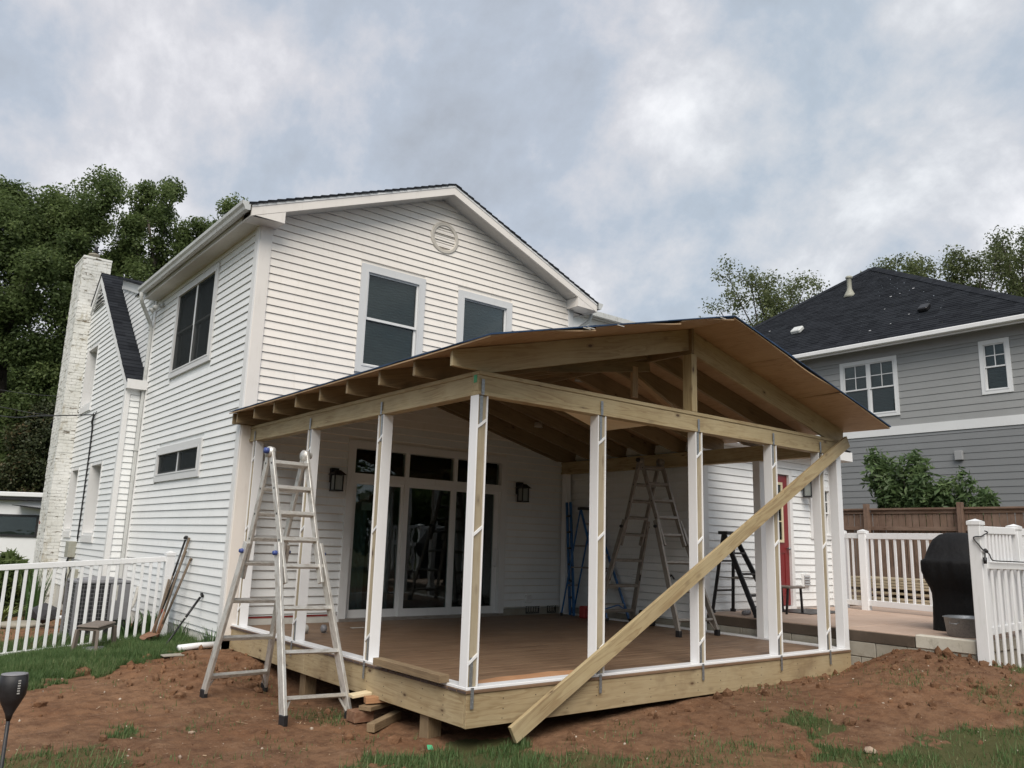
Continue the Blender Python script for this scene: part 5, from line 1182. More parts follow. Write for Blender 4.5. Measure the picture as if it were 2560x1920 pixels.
def picket_run(parent, a, b_, zt0, zt1, zb0, zb1, sp=.115, w=.04, railh=.085, low=None, skip=.0, pw=None):
    """top rail from a to b (xy), bottom rail zb; pickets between; z may slope"""
    a = Vector((*a, 0)); b_ = Vector((*b_, 0)); d = (b_ - a); L = d.length; d /= L; nrm = Vector((-d.y, d.x, 0))
    P = lambda t, z: a + d * t + Vector((0, 0, z))
    zt = lambda t: zt0 + (zt1 - zt0) * t / L; zb = lambda t: zb0 + (zb1 - zb0) * t / L
    plank('top_rail', P(0, zt(0) - railh / 2), P(L, zt(L) - railh / 2), railh, .045, fence_w, parent, (0, 0, 1), .005)
    plank('bottom_rail', P(0, zb(0) + railh / 2), P(L, zb(L) + railh / 2), railh, .045, fence_w, parent, (0, 0, 1), .005)
    n = int((L - sp * .6) / sp); 
    for k in range(n):
        t = sp * .75 + k * sp
        plank('picket', P(t, zb(t) + railh - .005), P(t, zt(t) - railh + .005), pw or w, .022, fence_w, parent, d, .003)
# left fence towards the side yard
fl_ = empty('picket_fence', (-2.5, 7.42, 0), 'long white vinyl picket fence sloping from the house wall to the left edge', 'fence')
fpost(fl_, -.30, 7.44, gz(-.3, 7.4) - .05, 1.47)
picket_run(fl_, (-.36, 7.43), (-2.62, 7.43), 1.385, 1.235, .155, -.01, .116, .042, .078); picket_run(fl_, (-2.62, 7.43), (-4.9, 7.43), 1.235, 1.085, -.01, -.15, .116, .042, .078)
# far patio fence
f2 = empty('picket_fence', (9.6, 1, .8), 'white picket fence at the far side of the patio behind the covered grill', 'fence')
fpost(f2, 9.93, 2.25, .79, 2.18); fpost(f2, 9.79, 1.76, .79, 2.18)
picket_run(f2, (9.91, 2.19), (9.80, 1.83), 2.11, 2.11, .86, .86, .115, .04, .09); picket_run(f2, (9.78, 1.70), (9.42, -.25), 2.11, 2.11, .87, .87, .15, .045, .1)
fpost(f2, 9.40, -.32, .79, 2.18)
picket_run(f2, (9.38, -.40), (9.2, -1.35), 2.11, 2.11, .87, .87, .15, .045, .1)
# near fence, patio level
f3 = empty('picket_fence', (8, -1.53, .8), 'white picket fence along the patio edge at the right, behind the lower panel', 'fence')
fpost(f3, 6.045, -1.60, gz(6.05, -1.6) - .05, 2.19, .132); fpost(f3, 7.36, -1.53, .60, 2.18)
picket_run(f3, (6.12, -1.55), (7.29, -1.55), 2.11, 2.13, .86, .90, .105, .052, .088); picket_run(f3, (7.43, -1.53), (9.6, -1.53), 2.13, 2.13, .90, .90, .105, .052, .088)
fpost(f3, 9.67, -1.53, .6, 2.18)
f4 = empty('picket_fence', (8, -1.62, .6), 'lower white picket panel stepping down the slope in front of the patio fence', 'fence')
picket_run(f4, (6.12, -1.645), (8.6, -1.645), 1.705, 1.69, .42, .20, .195, .05, .085)
# black extension cord hooked on the near post
mb = MB(); cpts = [(6.12, -1.60, 2.07), (6.13, -1.69, 2.04), (6.05, -1.685, 2.01), (5.965, -1.68, 1.985), (5.96, -1.60, 1.97), (5.96, -1.66, 1.88), (5.965, -1.685, 1.84), (6.03, -1.69, 1.82), (6.10, -1.70, 1.79), (6.16, -1.70, 1.73), (6.30, -1.70, 1.715), (6.9, -1.70, 1.71), (7.3, -1.70, 1.70), (7.9, -1.70, 1.64), (8.4, -1.70, 1.60)]
def smooth(P, n=6):
    P = [Vector(p) for p in P]; out_ = []
    for i in range(len(P) - 1):
        p0 = P[max(i - 1, 0)]; p1 = P[i]; p2 = P[i + 1]; p3 = P[min(i + 2, len(P) - 1)]
        for k in range(n):
            t = k / n; out_.append(.5 * ((2 * p1) + (p2 - p0) * t + (2 * p0 - 5 * p1 + 4 * p2 - p3) * t * t + (3 * p1 - p0 - 3 * p2 + p3) * t ** 3))
    out_.append(P[-1]); return out_
mb.tube(smooth(cpts), .0075, 6)
mb.tube(smooth([(6.0, -1.69, 1.83), (5.985, -1.70, 1.79), (5.975, -1.70, 1.75)]), .007, 6); mb.tube([(5.975, -1.70, 1.75), (5.972, -1.70, 1.68)], [.022, .018], 8); mb.tube([(6.01, -1.695, 1.835), (6.05, -1.695, 1.815)], [.02, .02], 8)
setprops(mb.build('extension_cord', black_p, None), 'black extension cord wound round the white fence post beside the grill', 'cord')
# covered grill
def superell(c, prof, n=36, yaw=0, ex=2.6):
    mb = MB(); V = []
    for (rx, ry, z, ox) in prof:
        for k in range(n):
            a = 2 * math.pi * k / n; cc, ss = math.cos(a), math.sin(a); q = (abs(cc) ** ex + abs(ss) ** ex) ** (-1 / ex)
            w = 1 + .045 * mnoise.noise(Vector((cc * 2.5, ss * 2.5, z * 2.2))) + .034 * mnoise.noise(Vector((cc * 7, ss * 9, z * 3.5 + 7)))
            x, y = rx * cc * q * w + ox, ry * ss * q * w; V.append((c[0] + x * math.cos(yaw) - y * math.sin(yaw), c[1] + x * math.sin(yaw) + y * math.cos(yaw), z))
    m = len(prof); F_ = [(i * n + k, i * n + (k + 1) % n, (i + 1) * n + (k + 1) % n, (i + 1) * n + k) for i in range(m - 1) for k in range(n)]; F_.append(tuple((m - 1) * n + k for k in range(n)))
    mb.add(V, F_, 0, True); return mb
gr = empty('covered_grill', (7.55, -.80, .80), 'barbecue grill under a black cloth cover standing behind the white fence post', 'grill')
prof_ = [(.385, .30, .80, .0), (.385, .295, .95, 0), (.39, .295, 1.15, 0), (.40, .30, 1.27, 0), (.44, .31, 1.34, 0), (.50, .34, 1.43, 0), (.545, .37, 1.55, 0), (.55, .375, 1.655, 0), (.545, .372, 1.69, 0), (.47, .34, 1.715, .0), (.42, .325, 1.80, .02), (.37, .30, 1.89, .035), (.32, .265, 1.97, .05), (.26, .20, 2.035, .07), (.18, .12, 2.065, .09), (.08, .05, 2.07, .09)]
superell((7.45, -.80), prof_, yaw=.10, n=72, ex=4.2).build('cover', cover_m, gr)
mb = MB(); mb.bar((7.17, -1.13, 1.36), (7.52, -1.165, 1.47), .07, .012, (0, 0, 1)); mb.bar((7.52, -1.165, 1.47), (7.92, -1.10, 1.56), .07, .012, (0, 0, 1)); mb.bar((7.175, -1.13, 1.37), (7.165, -1.12, 1.18), .035, .010, (1, 0, 0)); mb.build('cover_strap', strap_m, gr)
for k in range(2): mb = MB(); mb.tube([(7.28 + k * .5, -1.02, .83), (7.28 + k * .5, -1.06, .83)], .03, 10); mb.build('wheel', black_p, gr)
tub = empty('metal_tub', (6.60, -1.18, .80), 'oval galvanised metal tub standing on the patio edge below the covered grill', 'tub')
mb = superell((6.62, -1.16), [(.23, .16, .80, 0), (.245, .175, .81, 0), (.29, .20, 1.02, 0), (.305, .215, 1.025, 0), (.30, .21, 1.035, 0), (.285, .195, 1.025, 0), (.235, .165, .83, 0), (.1, .1, .825, 0)], n=32, ex=2.2); mb.build('basin', galv, tub)
for s_ in (-1, 1): mb = MB(); mb.tube([(6.62 + s_ * .285, -1.16 - .05, .98), (6.62 + s_ * .325, -1.16 - .04, .96), (6.62 + s_ * .325, -1.16 + .04, .96), (6.62 + s_ * .285, -1.16 + .05, .98)], .006, 6); mb.build('handle', galv, tub)
# outdoor chair / stool by the red door
ch_ = empty('patio_stool', (7.5, 1.85, .8), 'low dark stool standing before the red back door', 'stool')
for (x, y) in ((7.25, 1.70), (7.72, 1.72), (7.30, 2.05), (7.74, 2.08)): plank('leg', (x, y, .80), (x + (.06 if x < 7.5 else -.03), y, 1.19), .03, .03, black_m, ch_)
mb = MB(); mb.box(7.28, 7.74, 1.66, 2.1, 1.185, 1.215); mb.build('seat', taupe, ch_, bevel=.008)
mb = MB(); mb.box(7.6, 8.7, 1.5, 2.25, .803, .815); setprops(mb.build('door_mat', black_p, None, bevel=.004), 'dark flat mat lying on the patio before the red door', 'mat')
mb = MB(); mb.box(6.62, 6.84, 1.72, 1.86, .803, .905); bxo = mb.build('carton', foam, None, bevel=.004); setprops(bxo, 'small pale printed carton on the patio under the black step ladder', 'carton')
for q in range(4): mb = MB(); mb.box(6.64 + q * .05, 6.67 + q * .05, 1.7185, 1.7195, .82, .885); mb.build('print', boxgray, bxo)
mb = MB(); mb.tube([(6.30, 1.80, .84), (6.52, 1.86, .84)], .035, 12); setprops(mb.build('bottle', acgray, None), 'gray bottle lying on the patio left of the carton', 'bottle')
mb = MB(); rs = random.Random(5); V = [Vector(p) for p in iv]; mb.add([Vector((q.x * .16, q.y * .12, q.z * .07)) * rs.uniform(.8, 1.2) + Vector((7.02, 1.85, .87)) for q in V], [tuple(t) for t in it]); setprops(mb.build('black_bag', cover_m, None), 'crumpled black cloth bag on the patio right of the carton', 'bag')
# bits lying on the deck
mb = MB(); mb.lathe((.45, 4.25, ZT + .055), [(.045, 0), (.055, .01), (.055, .09), (.045, .1)], 14, 0, 0); setprops(mb.build('tape_roll', foam, None), 'pale tape roll lying on the deck behind the tall ladder', 'tape')
mb = MB(); mb.lathe((.72, 4.2, ZT + .055), [(.035, 0), (.05, .01), (.05, .05), (.035, .06)], 14, 0, 0); setprops(mb.build('paint_tin', acgray, None), 'small gray tin lying on the deck right of the tape roll', 'tin')
for (x, y, s_, lb) in ((5.72, 4.55, .10, 'small dark red box on the deck below the blue step ladder'), (5.75, 3.2, .12, 'dark blue tool bag on the deck behind the ladder feet')):
    mb = MB(); mb.box(x - s_, x + s_, y - s_ * .7, y + s_ * .7, ZT, ZT + s_ * 2); setprops(mb.build('tool_box' if 'box' in lb else 'tool_bag', redhouse if 'red' in lb else black_p, None, bevel=.02), lb, 'box' if 'box' in lb else 'bag')
mb = MB(); mb.box(1.35, 1.55, 4.55, 4.62, ZT + .002, ZT + .006); setprops(mb.build('paper_scrap', foam, None), 'white paper scrap lying on the brown deck near the glass doors', 'paper')

# ================================================================== WALL LANTERNS
def lantern(W, u, z, label, s=1.0, hide=False):
    root = empty('wall_lantern', W.P(u, z, 0), label, 'lamp', 'black wall lanterns'); B = lambda a, b_, c, d, n0, n1: W.box
    mb = MB(); W.box(mb, u - .07 * s, u + .07 * s, z + .10 * s, z + .34 * s, .02, .09); mb.build('back_plate', black_m, root, bevel=.004)
    mb = MB(); W.box(mb, u - .025, u + .025, z + .24 * s, z + .27 * s, .05, .15); mb.build('arm', black_m, root)
    c = W.P(u, 0, .16); mb = MB(); h = .12 * s; zt_ = z + .22 * s
    mb.add([c + Vector((-h, -h, zt_)), c + Vector((h, -h, zt_)), c + Vector((h, h, zt_)), c + Vector((-h, h, zt_)), c + Vector((-h * .35, -h * .35, zt_ + .07)), c + Vector((h * .35, -h * .35, zt_ + .07)), c + Vector((h * .35, h * .35, zt_ + .07)), c + Vector((-h * .35, h * .35, zt_ + .07))],
           [(3, 2, 1, 0), (0, 1, 5, 4), (1, 2, 6, 5), (2, 3, 7, 6), (3, 0, 4, 7), (4, 5, 6, 7)]); mb.build('hood', black_m, root)
    for sx in (-1, 1):
        for sy_ in (-1, 1): q = c + Vector((sx * .075 * s, sy_ * .075 * s, 0)); mb = MB(); mb.box(q.x - .008, q.x + .008, q.y - .008, q.y + .008, z - .03 * s, zt_); mb.build('corner_bar', black_m, root)
    mb = MB(); mb.box(c.x - .09 * s, c.x + .09 * s, c.y - .09 * s, c.y + .09 * s, z - .055 * s, z - .03 * s); mb.build('base', black_m, root, bevel=.003)
    mb = MB(); mb.box(c.x - .066 * s, c.x + .066 * s, c.y - .066 * s, c.y + .066 * s, z - .03 * s, zt_ - .01); mb.build('glass', frost, root)
    return root
lantern(WG, 1.32, 2.46, 'black wall lantern with frosted glass left of the glass sliding doors', .88)
lantern(WG, 4.88, 2.50, 'black wall lantern with frosted glass right of the glass sliding doors', .88)
lantern(WT, 9.02, 2.76, 'black wall lantern between the red door and the small window, behind a white post')

# ================================================================== NEIGHBOUR ON THE RIGHT
gh = empty('gray_house', (18, 5, 1), 'gray two storey neighbour house with dark hipped roof at the right', 'house')
WH = Wall((18, 0), (0, 1), (-1, 0))
g1 = (4.86, 6.56, 5.57, 7.27); g2 = (1.99, 2.72, 5.86, 7.27); g3 = (9.6, 11.2, 5.6, 7.27)
gw = backing(WH, gh, 1.05, 13.4, 0.0, 7.75, gray_s, [(a + .05, b_ - .05, c + .05, d - .05) for a, b_, c, d in (g1, g2)])
siding(WH, gw, 1.15, 13.4, 5.27, 7.28, .192, gray_s, [g1, g2], lip=.022)
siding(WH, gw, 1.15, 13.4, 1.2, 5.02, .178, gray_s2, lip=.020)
mb = MB(); WH.box(mb, 1.05, 13.4, 5.02, 5.265, 0, .035); mb.build('band_board', white_t2, gw)
mb = MB(); WH.box(mb, 1.05, 13.4, 7.285, 7.56, 0, .03); mb.build('frieze_board', gray_t, gw)
for wn, sa in ((g1, ((0, .5), (.5, 1))), (g2, ((0, 1),))):
    wo = window(WH, gh, *wn, trim=.10, sashes=sa, split=.5, muntins=(2, 2), sashw=.04, sill=False, trimmat=white_t2, sashmat=white_t2, proud=.04)
mb = MB(); WH.prism = None; mb.prism([WH.P(3.29, 4.22, .02), WH.P(3.49, 4.22, .02), WH.P(3.49, 4.46, .02), WH.P(3.29, 4.46, .02)], WH.N * .09); mb.build('vent_hood', gray_t, gh, bevel=.01)
# hip roof: facing slope + two side slopes, stepped shingle courses
E0, ZE, HS = 17.5, 7.64, .74
PKX, PKY = 23.3, 8.1
PKZ = ZE + (PKX - E0) * HS
YLE, YRE = 13.7, .72       # eave corners of the facing slope
NC = 50; mb = MB()
yl = lambda t: YLE + (PKY - YLE) * t
# right edge is the long ridge/hip running away to the right
yr = lambda t: YRE + (PKY - YRE) * t
for i in range(NC):
    t0, t1 = i / NC, (i + 1) / NC; xa = E0 + (PKX - E0) * t0; xb = E0 + (PKX - E0) * t1; za = ZE + (xa - E0) * HS + .022; zb = ZE + (xb - E0) * HS + .004
    nseg = 26; ya0, ya1, yb0, yb1 = yr(t0), yl(t0), yr(t1), yl(t1)
    for s_ in range(nseg):
        f0, f1 = s_ / nseg, (s_ + 1) / nseg; dj = random.choice((0, 0, .004, .009)); 
        P = [(xa, ya0 + (ya1 - ya0) * f0, za + dj), (xa, ya0 + (ya1 - ya0) * f1, za + dj), (xb, yb0 + (yb1 - yb0) * f1, zb + dj * .5), (xb, yb0 + (yb1 - yb0) * f0, zb + dj * .5), (xa, ya0 + (ya1 - ya0) * f0, za - .03), (xa, ya0 + (ya1 - ya0) * f1, za - .03)]
        mb.add(P, [(0, 3, 2, 1), (0, 1, 5, 4)])
hroof = mb.build('roof', shingle_m, gh)
mb = MB(); bx_ = 36; mb.add([(E0, YLE, ZE), (PKX, PKY, PKZ), (E0 + 13, YLE, ZE), (E0, YRE, ZE), (E0 + 13, YRE, ZE), (E0 + 13, PKY, PKZ - 3)], [(0, 1, 2), (1, 3, 4)]); mb.build('roof_side', shingle_m, hroof)
for (a, b_) in (((E0, YLE, ZE + .02), (PKX, PKY, PKZ + .03)), ((E0, YRE, ZE + .02), (PKX, PKY, PKZ + .03))): plank('hip_cap', a, b_, .26, .03, shingle_m, hroof, (0, 1, 0), .008)
mb = MB(); mb.box(E0 - .12, E0, YRE, YLE, ZE - .13, ZE + .0); mb.build('gutter', trim_w, hroof, bevel=.02); mb = MB(); mb.box(E0 - .0, 18, YRE, YLE, ZE - .10, ZE - .08); mb.build('soffit', gray_t, hroof)
mb = MB(); mb.box(E0 + .0, E0 + .03, YRE, YLE, ZE - .18, ZE - .0); mb.build('fascia', trim_w, hroof)
hz = lambda x: ZE + (x - E0) * HS
vp = empty('roof_vent_pipe', (21.3, 7.9, hz(21.3)), parent=hroof)
mb = MB(); mb.lathe((21.3, 7.9, hz(21.3) - .1), [(.22, 0), (.18, .10), (.085, .30), (.08, .34), (.075, .66), (.085, .68)], 18); mb.build('flashing', boxgray, vp); mb = MB(); mb.lathe((21.3, 7.9, hz(21.3) + .58), [(.09, 0), (.115, .02), (.115, .08), (.07, .11)], 16); mb.build('cap', boxgray, vp)
def roof_box(x, y, w, mat, nm):
    mb = MB(); d = Vector((1, 0, HS)).normalized(); mb.bar(Vector((x, y - w, hz(x) + .10)), Vector((x, y + w, hz(x) + .10)), .34, .14, d); return mb.build(nm, mat, hroof, bevel=.03)
roof_box(19.1, 8.6, .17, gutter_m, 'roof_vent'); roof_box(18.85, 4.4, .14, black_m, 'roof_vent')
mb = MB(); rs = random.Random(9)
for k in range(13):
    x = E0 + .3 + rs.random() * 3.6; y = rs.uniform(2.5, 11.5) * (1 - (x - E0) / 14) + .8; s_ = rs.uniform(.015, .032); z = hz(x) + .03; mb.add([(x - s_, y - s_ * 1.5, z - s_ * HS + .01), (x + s_, y - s_, z + s_ * HS + .01), (x + s_ * .7, y + s_ * 1.4, z + s_ * .7 * HS + .012), (x - s_, y + s_, z - s_ * HS + .012)], [(0, 1, 2, 3)])
mb.build('bird_marks', gray_t, hroof, kind='stuff')
mb = MB(); mb.box(18, 30, YLE - .5, YLE - .4, 0, ZE - .2); mb.box(18, 30, YRE + .4, YRE + .5, 0, ZE - .2); mb.build('side_wall', gray_s, gh)

# old wooden privacy fence
wf = empty('wood_fence', (14, 1, .8), 'weathered brown wooden privacy fence in front of the gray house', 'fence')
y = -6.0; rs = random.Random(2)
while y < 9.0:
    w = rs.uniform(.128, .142); plank('picket_board', (14.0 + rs.uniform(-.006, .006), y + w / 2, .55), (14.0, y + w / 2 + rs.uniform(-.004, .004), 2.69 + rs.uniform(-.008, .008)), w, .018, oldfence, wf, (0, 1, 0), .002); y += w + .013
for yy in (-4.8, -2.6, -.4, 1.8, 3.84, 6.0, 8.2): mb = MB(); mb.box(13.86, 13.97, yy - .05, yy + .05, .4, 2.92); plank('post', (13.91, yy, .4), (13.91, yy, 2.88), .11, .11, oldfence, wf, (0, 1, 0), .006)
ky = [-6.0, -4.8, -2.6, -.4, 1.8, 3.84, 6.0, 8.2, 9.0]
for a, b_ in zip(ky, ky[1:]):
    plank('cap_rail', (13.98, a + .058, 2.76), (13.98, b_ - .058, 2.76), .13, .04, oldfence, wf, (1, 0, 0)); plank('face_rail', (13.975, a + .058, 2.70), (13.975, b_ - .058, 2.70), .085, .022, oldfence, wf, (0, 0, 1))
    for zr_ in (2.33, 1.05): plank('back_rail', (13.965, a + .06, zr_), (13.965, b_ - .06, zr_), .085, .035, oldfence, wf, (0, 0, 1))
ls = empty('lumber_stack', (12.6, 1.4, .8), 'stack of new treated boards lying on the ground between patio fence and wood fence', 'lumber')
for r_ in range(9):
    if r_ in (2, 4):
        for yy in (-1, .8, 2.6): bx('spacer', 12.4, 13.3, yy, yy + .09, .80 + r_ * .055, .80 + r_ * .055 + .05, pine_o, ls); 
        continue
    for c_ in range(3): plank('board', (12.45 + c_ * .27 + rs.uniform(-.02, .02), -1.9 + rs.uniform(-.15, .15), .826 + r_ * .055), (12.45 + c_ * .27, 3.5 + rs.uniform(-.15, .15), .826 + r_ * .055), .24, .045, pine_c, ls, (1, 0, 0), .003)

# ================================================================== TREES AND PLANTS
leaf_d = leafmat('leaf_dark', (0.070, 0.105, 0.038), (0.140, 0.190, 0.068), (0.23, 0.28, 0.11), 0.55)
leaf_l = leafmat('leaf_light', (0.08, 0.10, 0.042), (0.15, 0.18, 0.075), (0.25, 0.27, 0.13), 0.5)
leaf_c = leafmat('leaf_conifer', (0.020, 0.030, 0.012), (0.045, 0.055, 0.020), (0.11, 0.06, 0.03), 0.2)
leaf_g = leafmat('leaf_gloss', (0.060, 0.10, 0.04), (0.115, 0.175, 0.07), (0.19, 0.26, 0.115), 0.4, 0.45)
leaf_y = leafmat('leaf_yellow', (0.10, 0.10, 0.02), (0.22, 0.20, 0.05), (0.38, 0.30, 0.10), 0.3)
m_, g, b = new_mat('bark', 0.9); bark_m = m_
c = mixc(g, noise(g, coords(g, 'Object', (1, 1, .25), True), 6, 6, .7), (0.035, 0.028, 0.022), (0.10, 0.085, 0.07)); g.link(c, b.inputs['Base Color']); bump(g, b, noise(g, coords(g, 'Object', (1, 1, .2)), 9, 5), .6, .03)
def leaf_cloud(name, centers, rad, n_each, size, mat, parent, seed, flat=0.85, long=1.0, droop=0):
    r_ = np.random.default_rng(seed); C_ = np.array(centers); K = len(C_); rad = np.broadcast_to(rad, (K,)); cnt = np.maximum(4, (n_each * (rad / rad.mean()) ** 2 * r_.uniform(.6, 1.4, K)).astype(int))
    idc = np.repeat(np.arange(K), cnt); n = len(idc); d = r_.normal(size=(n, 3)); d /= np.linalg.norm(d, axis=1)[:, None]; rr_ = r_.random(n) ** .55
    P = C_[idc] + d * (rr_ * rad[idc])[:, None] * np.array([1, 1, flat])
    nrm = d * .5 + r_.normal(size=(n, 3)) * .65 + np.array([0, 0, .5]); nrm /= np.linalg.norm(nrm, axis=1)[:, None]
    t = np.cross(nrm, r_.normal(size=(n, 3))); t /= np.linalg.norm(t, axis=1)[:, None]; t[:, 2] -= droop; b2 = np.cross(nrm, t); s = size * r_.uniform(.55, 1.3, n)
    tt = t * (s * long)[:, None]; bb = b2 * (s * .5)[:, None]; Q = np.stack([P - tt * .5, P + bb * .62 + tt * .05, P + tt * .55, P - bb * .62 + tt * .05], 1).reshape(-1, 3)
    o0 = np.array(parent_origin(parent)); me = bpy.data.meshes.new(name); me.vertices.add(n * 4); me.vertices.foreach_set('co', (Q - o0).astype(np.float32).ravel()); fill_quads(me, np.arange(n * 4).reshape(n, 4))
    cl = r_.normal(0, .16, K)[idc]; sh = np.clip(.42 + cl + r_.normal(0, .15, n), 0, 1); a = me.attributes.new('shade', 'FLOAT', 'POINT'); a.data.foreach_set('value', np.repeat(sh, 4).astype(np.float32)); me.materials.append(mat)
    o = bpy.data.objects.new(name, me); place(o, Matrix.Translation(Vector([float(q) for q in o0])), parent); return o
def parent_origin(p): return tuple(WM[p.name].translation) if p is not None else (0, 0, 0)
def tree(x, y, h, r, zb, label, seed, leaf=.30, mat=None, nl=14, each=120, rad=.95, z0=None, lean=(0, 0), shell=60, group=None, kind='tree', tr=None, up_=.75, gap=0.0, name='leafy_tree', flat=.85):
    rs = random.Random(seed); z0 = gz(x, y) if z0 is None and abs(x) < 12 and abs(y) < 14 else (z0 if z0 is not None else -.3); root = empty(name, (x, y, z0), label, kind, group)
    tr = tr or h * .018; mb = MB(); pts = []; 
    for k in range(9): f = k / 8; pts.append(Vector((x + lean[0] * f + rs.uniform(-.02, .02) * h * f, y + lean[1] * f + rs.uniform(-.02, .02) * h * f, z0 + h * .88 * f)))
    mb.tube(pts, [tr * (1.25 if k == 0 else 1) * (1 - .85 * k / 8) for k in range(9)], 9); mb.build('trunk', bark_m, root)
    cz = (zb + z0 + h) / 2; hz_ = (z0 + h - zb) / 2; centers = []; lim = MB(); cx_, cy_ = x + lean[0] * .7, y + lean[1] * .7
    env = lambda z: r * max(.12, math.sqrt(max(0, 1 - ((z - cz) / hz_) ** 2))) * (1.1 if z < cz else .92)
    for k in range(nl):
        f = .25 + .7 * (k + rs.random()) / nl; f = max(f, (zb - z0) / h * .8); p0 = pts[min(7, int(f * 8))].lerp(pts[min(8, int(f * 8) + 1)], f * 8 % 1); a = k * 2.4 + rs.uniform(-.5, .5)
        ze = min(z0 + h * .97, p0.z + rs.uniform(.12, .34) * h * up_); L = env(ze) * rs.uniform(.65, 1.08); e = Vector((cx_ + math.cos(a) * L, cy_ + math.sin(a) * L, ze)); m1 = p0.lerp(e, .45) + Vector((0, 0, -.03 * h + rs.uniform(-.2, .3)))
        P = smooth([p0, m1, e], 4); r0 = tr * (.5 - .3 * f); lim.tube(P, [r0 * (1 - .8 * i / (len(P) - 1)) for i in range(len(P))], 6)
        for q in range(5):
            i = rs.randint(3, len(P) - 1); s_ = P[i]; d = Vector((rs.gauss(0, 1), rs.gauss(0, 1), rs.gauss(.4, .7))).normalized() * rs.uniform(.12, .3) * r; e2 = s_ + d; lim.tube([s_, s_.lerp(e2, .5) + Vector((0, 0, .1)), e2], [r0 * .3, r0 * .2, r0 * .08], 5, caps=False); centers.append(e2); centers.append(s_.lerp(e2, .6))
        centers.append(e)
    lim.build('limbs', bark_m, root)
    for k in range(shell):
        z = zb + (z0 + h - zb) * rs.random() ** .9; a = rs.random() * 6.28; rr_ = env(z) * rs.uniform(.55, 1.05)
        if gap and mnoise.noise(Vector((math.cos(a) * 2 + seed, math.sin(a) * 2, z * .35))) > .22 - gap: continue
        centers.append(Vector((cx_ + math.cos(a) * rr_, cy_ + math.sin(a) * rr_, z)))
    R_ = np.array([rad * rs.uniform(.6, 1.25) for _ in centers]); leaf_cloud('crown', [tuple(c) for c in centers], R_, each, leaf, mat or leaf_d, root, seed, flat); return root
tg = 'tall trees behind the house at the left'
tree(.1, 37.2, 18.4, 3.5, 5.0, 'broad dark green tree at the far left, nearest the left edge of the picture', 11, .16, leaf_d, 18, 520, .95, -.3, shell=100, gap=.20)
tree(2.7, 35.6, 18.9, 2.3, 6.0, 'tall leafy tree directly behind the white chimney', 12, .15, leaf_d, 16, 400, .78, -.3, shell=70, gap=.12)
tree(4.9, 33.7, 18.9, 1.7, 8.0, 'tall narrow tree with bare forked trunk right of the chimney', 13, .145, leaf_d, 15, 300, .62, -.3, shell=56, gap=.06)
tree(6.5, 32.8, 16.9, 1.35, 8.5, 'shorter green tree whose top shows just above the left gutter', 14, .14, leaf_d, 11, 270, .56, -.3, shell=36, gap=.06)
tree(7.9, 31.5, 17.8, 1.3, 9, 'tree top just peeping over the left end of the gable roof', 15, .14, leaf_d, 10, 240, .54, -.3, shell=30)
tree(-3.4, 38.5, 18.2, 3.4, 4.5, 'dark tree at the left edge behind the broad dark green tree', 16, .18, leaf_d, 14, 420, 1.0, -.3, shell=80, gap=.1)
tree(2.9, 50, 13.0, 5.0, 2.5, 'low dense dark tree far behind the white chimney', 17, .28, leaf_d, 13, 300, 1.2, -.5, shell=90, gap=.2)
tree(-2.2, 52, 13, 5.0, 2.5, 'low dense dark tree far back at the left edge', 18, .28, leaf_d, 13, 300, 1.2, -.5, shell=90, gap=.2)
tree(1.55, 31.8, 6.9, 1.5, 1.4, 'reddish green conifer between the chimney and the far white building', 19, .12, leaf_c, 14, 420, .6, -.4, shell=60, name='conifer')
tree(-.9, 33, 4.9, 1.7, 1.2, 'bluish low shrubby tree above the far white building roof', 20, .14, leaf_d, 10, 330, .6, -.4, shell=46)
tree(25.9, 14.4, 13.3, 3.5, 7.0, 'open airy tree with loose twigs left of the gray house roof', 21, .12, leaf_l, 26, 90, .6, .5, shell=20, up_=1.3)
tree(30.0, 10.2, 13.9, 2.6, 8, 'airy tree behind the gray roof, leftmost of the three there', 22, .12, leaf_l, 20, 105, .6, .5, shell=20, up_=1.2)
tree(32.4, 8.3, 14.3, 2.4, 8, 'airy tree behind the gray roof, middle one of the three there', 23, .12, leaf_l, 20, 105, .6, .5, shell=20, up_=1.2)
tree(34.2, 6.9, 15.6, 2.6, 8.5, 'tallest airy tree behind the gray roof near the right edge', 24, .12, leaf_l, 20, 100, .6, .5, shell=18, up_=1.3)
# trees of the gardens behind the photographer (seen only as reflections in the glass)
def tree_line():
    rs = np.random.default_rng(77); cs = []
    for k in range(46):
        a = math.radians(rs.uniform(120, 290)); d = rs.uniform(24, 34); cx_, cy_ = -4 + math.sin(a) * d, -5.6 + math.cos(a) * d; hh = rs.uniform(5, 10)
        for q in range(9): cs.append((cx_ + rs.normal() * 1.6, cy_ + rs.normal() * 1.6, hh * (.15 + .85 * rs.random())))
    root = None; o = leaf_cloud('far_garden_trees', cs, np.full(len(cs), 1.5), 130, .62, leaf_d, None, 78); o['kind'] = 'stuff'
tree_line()
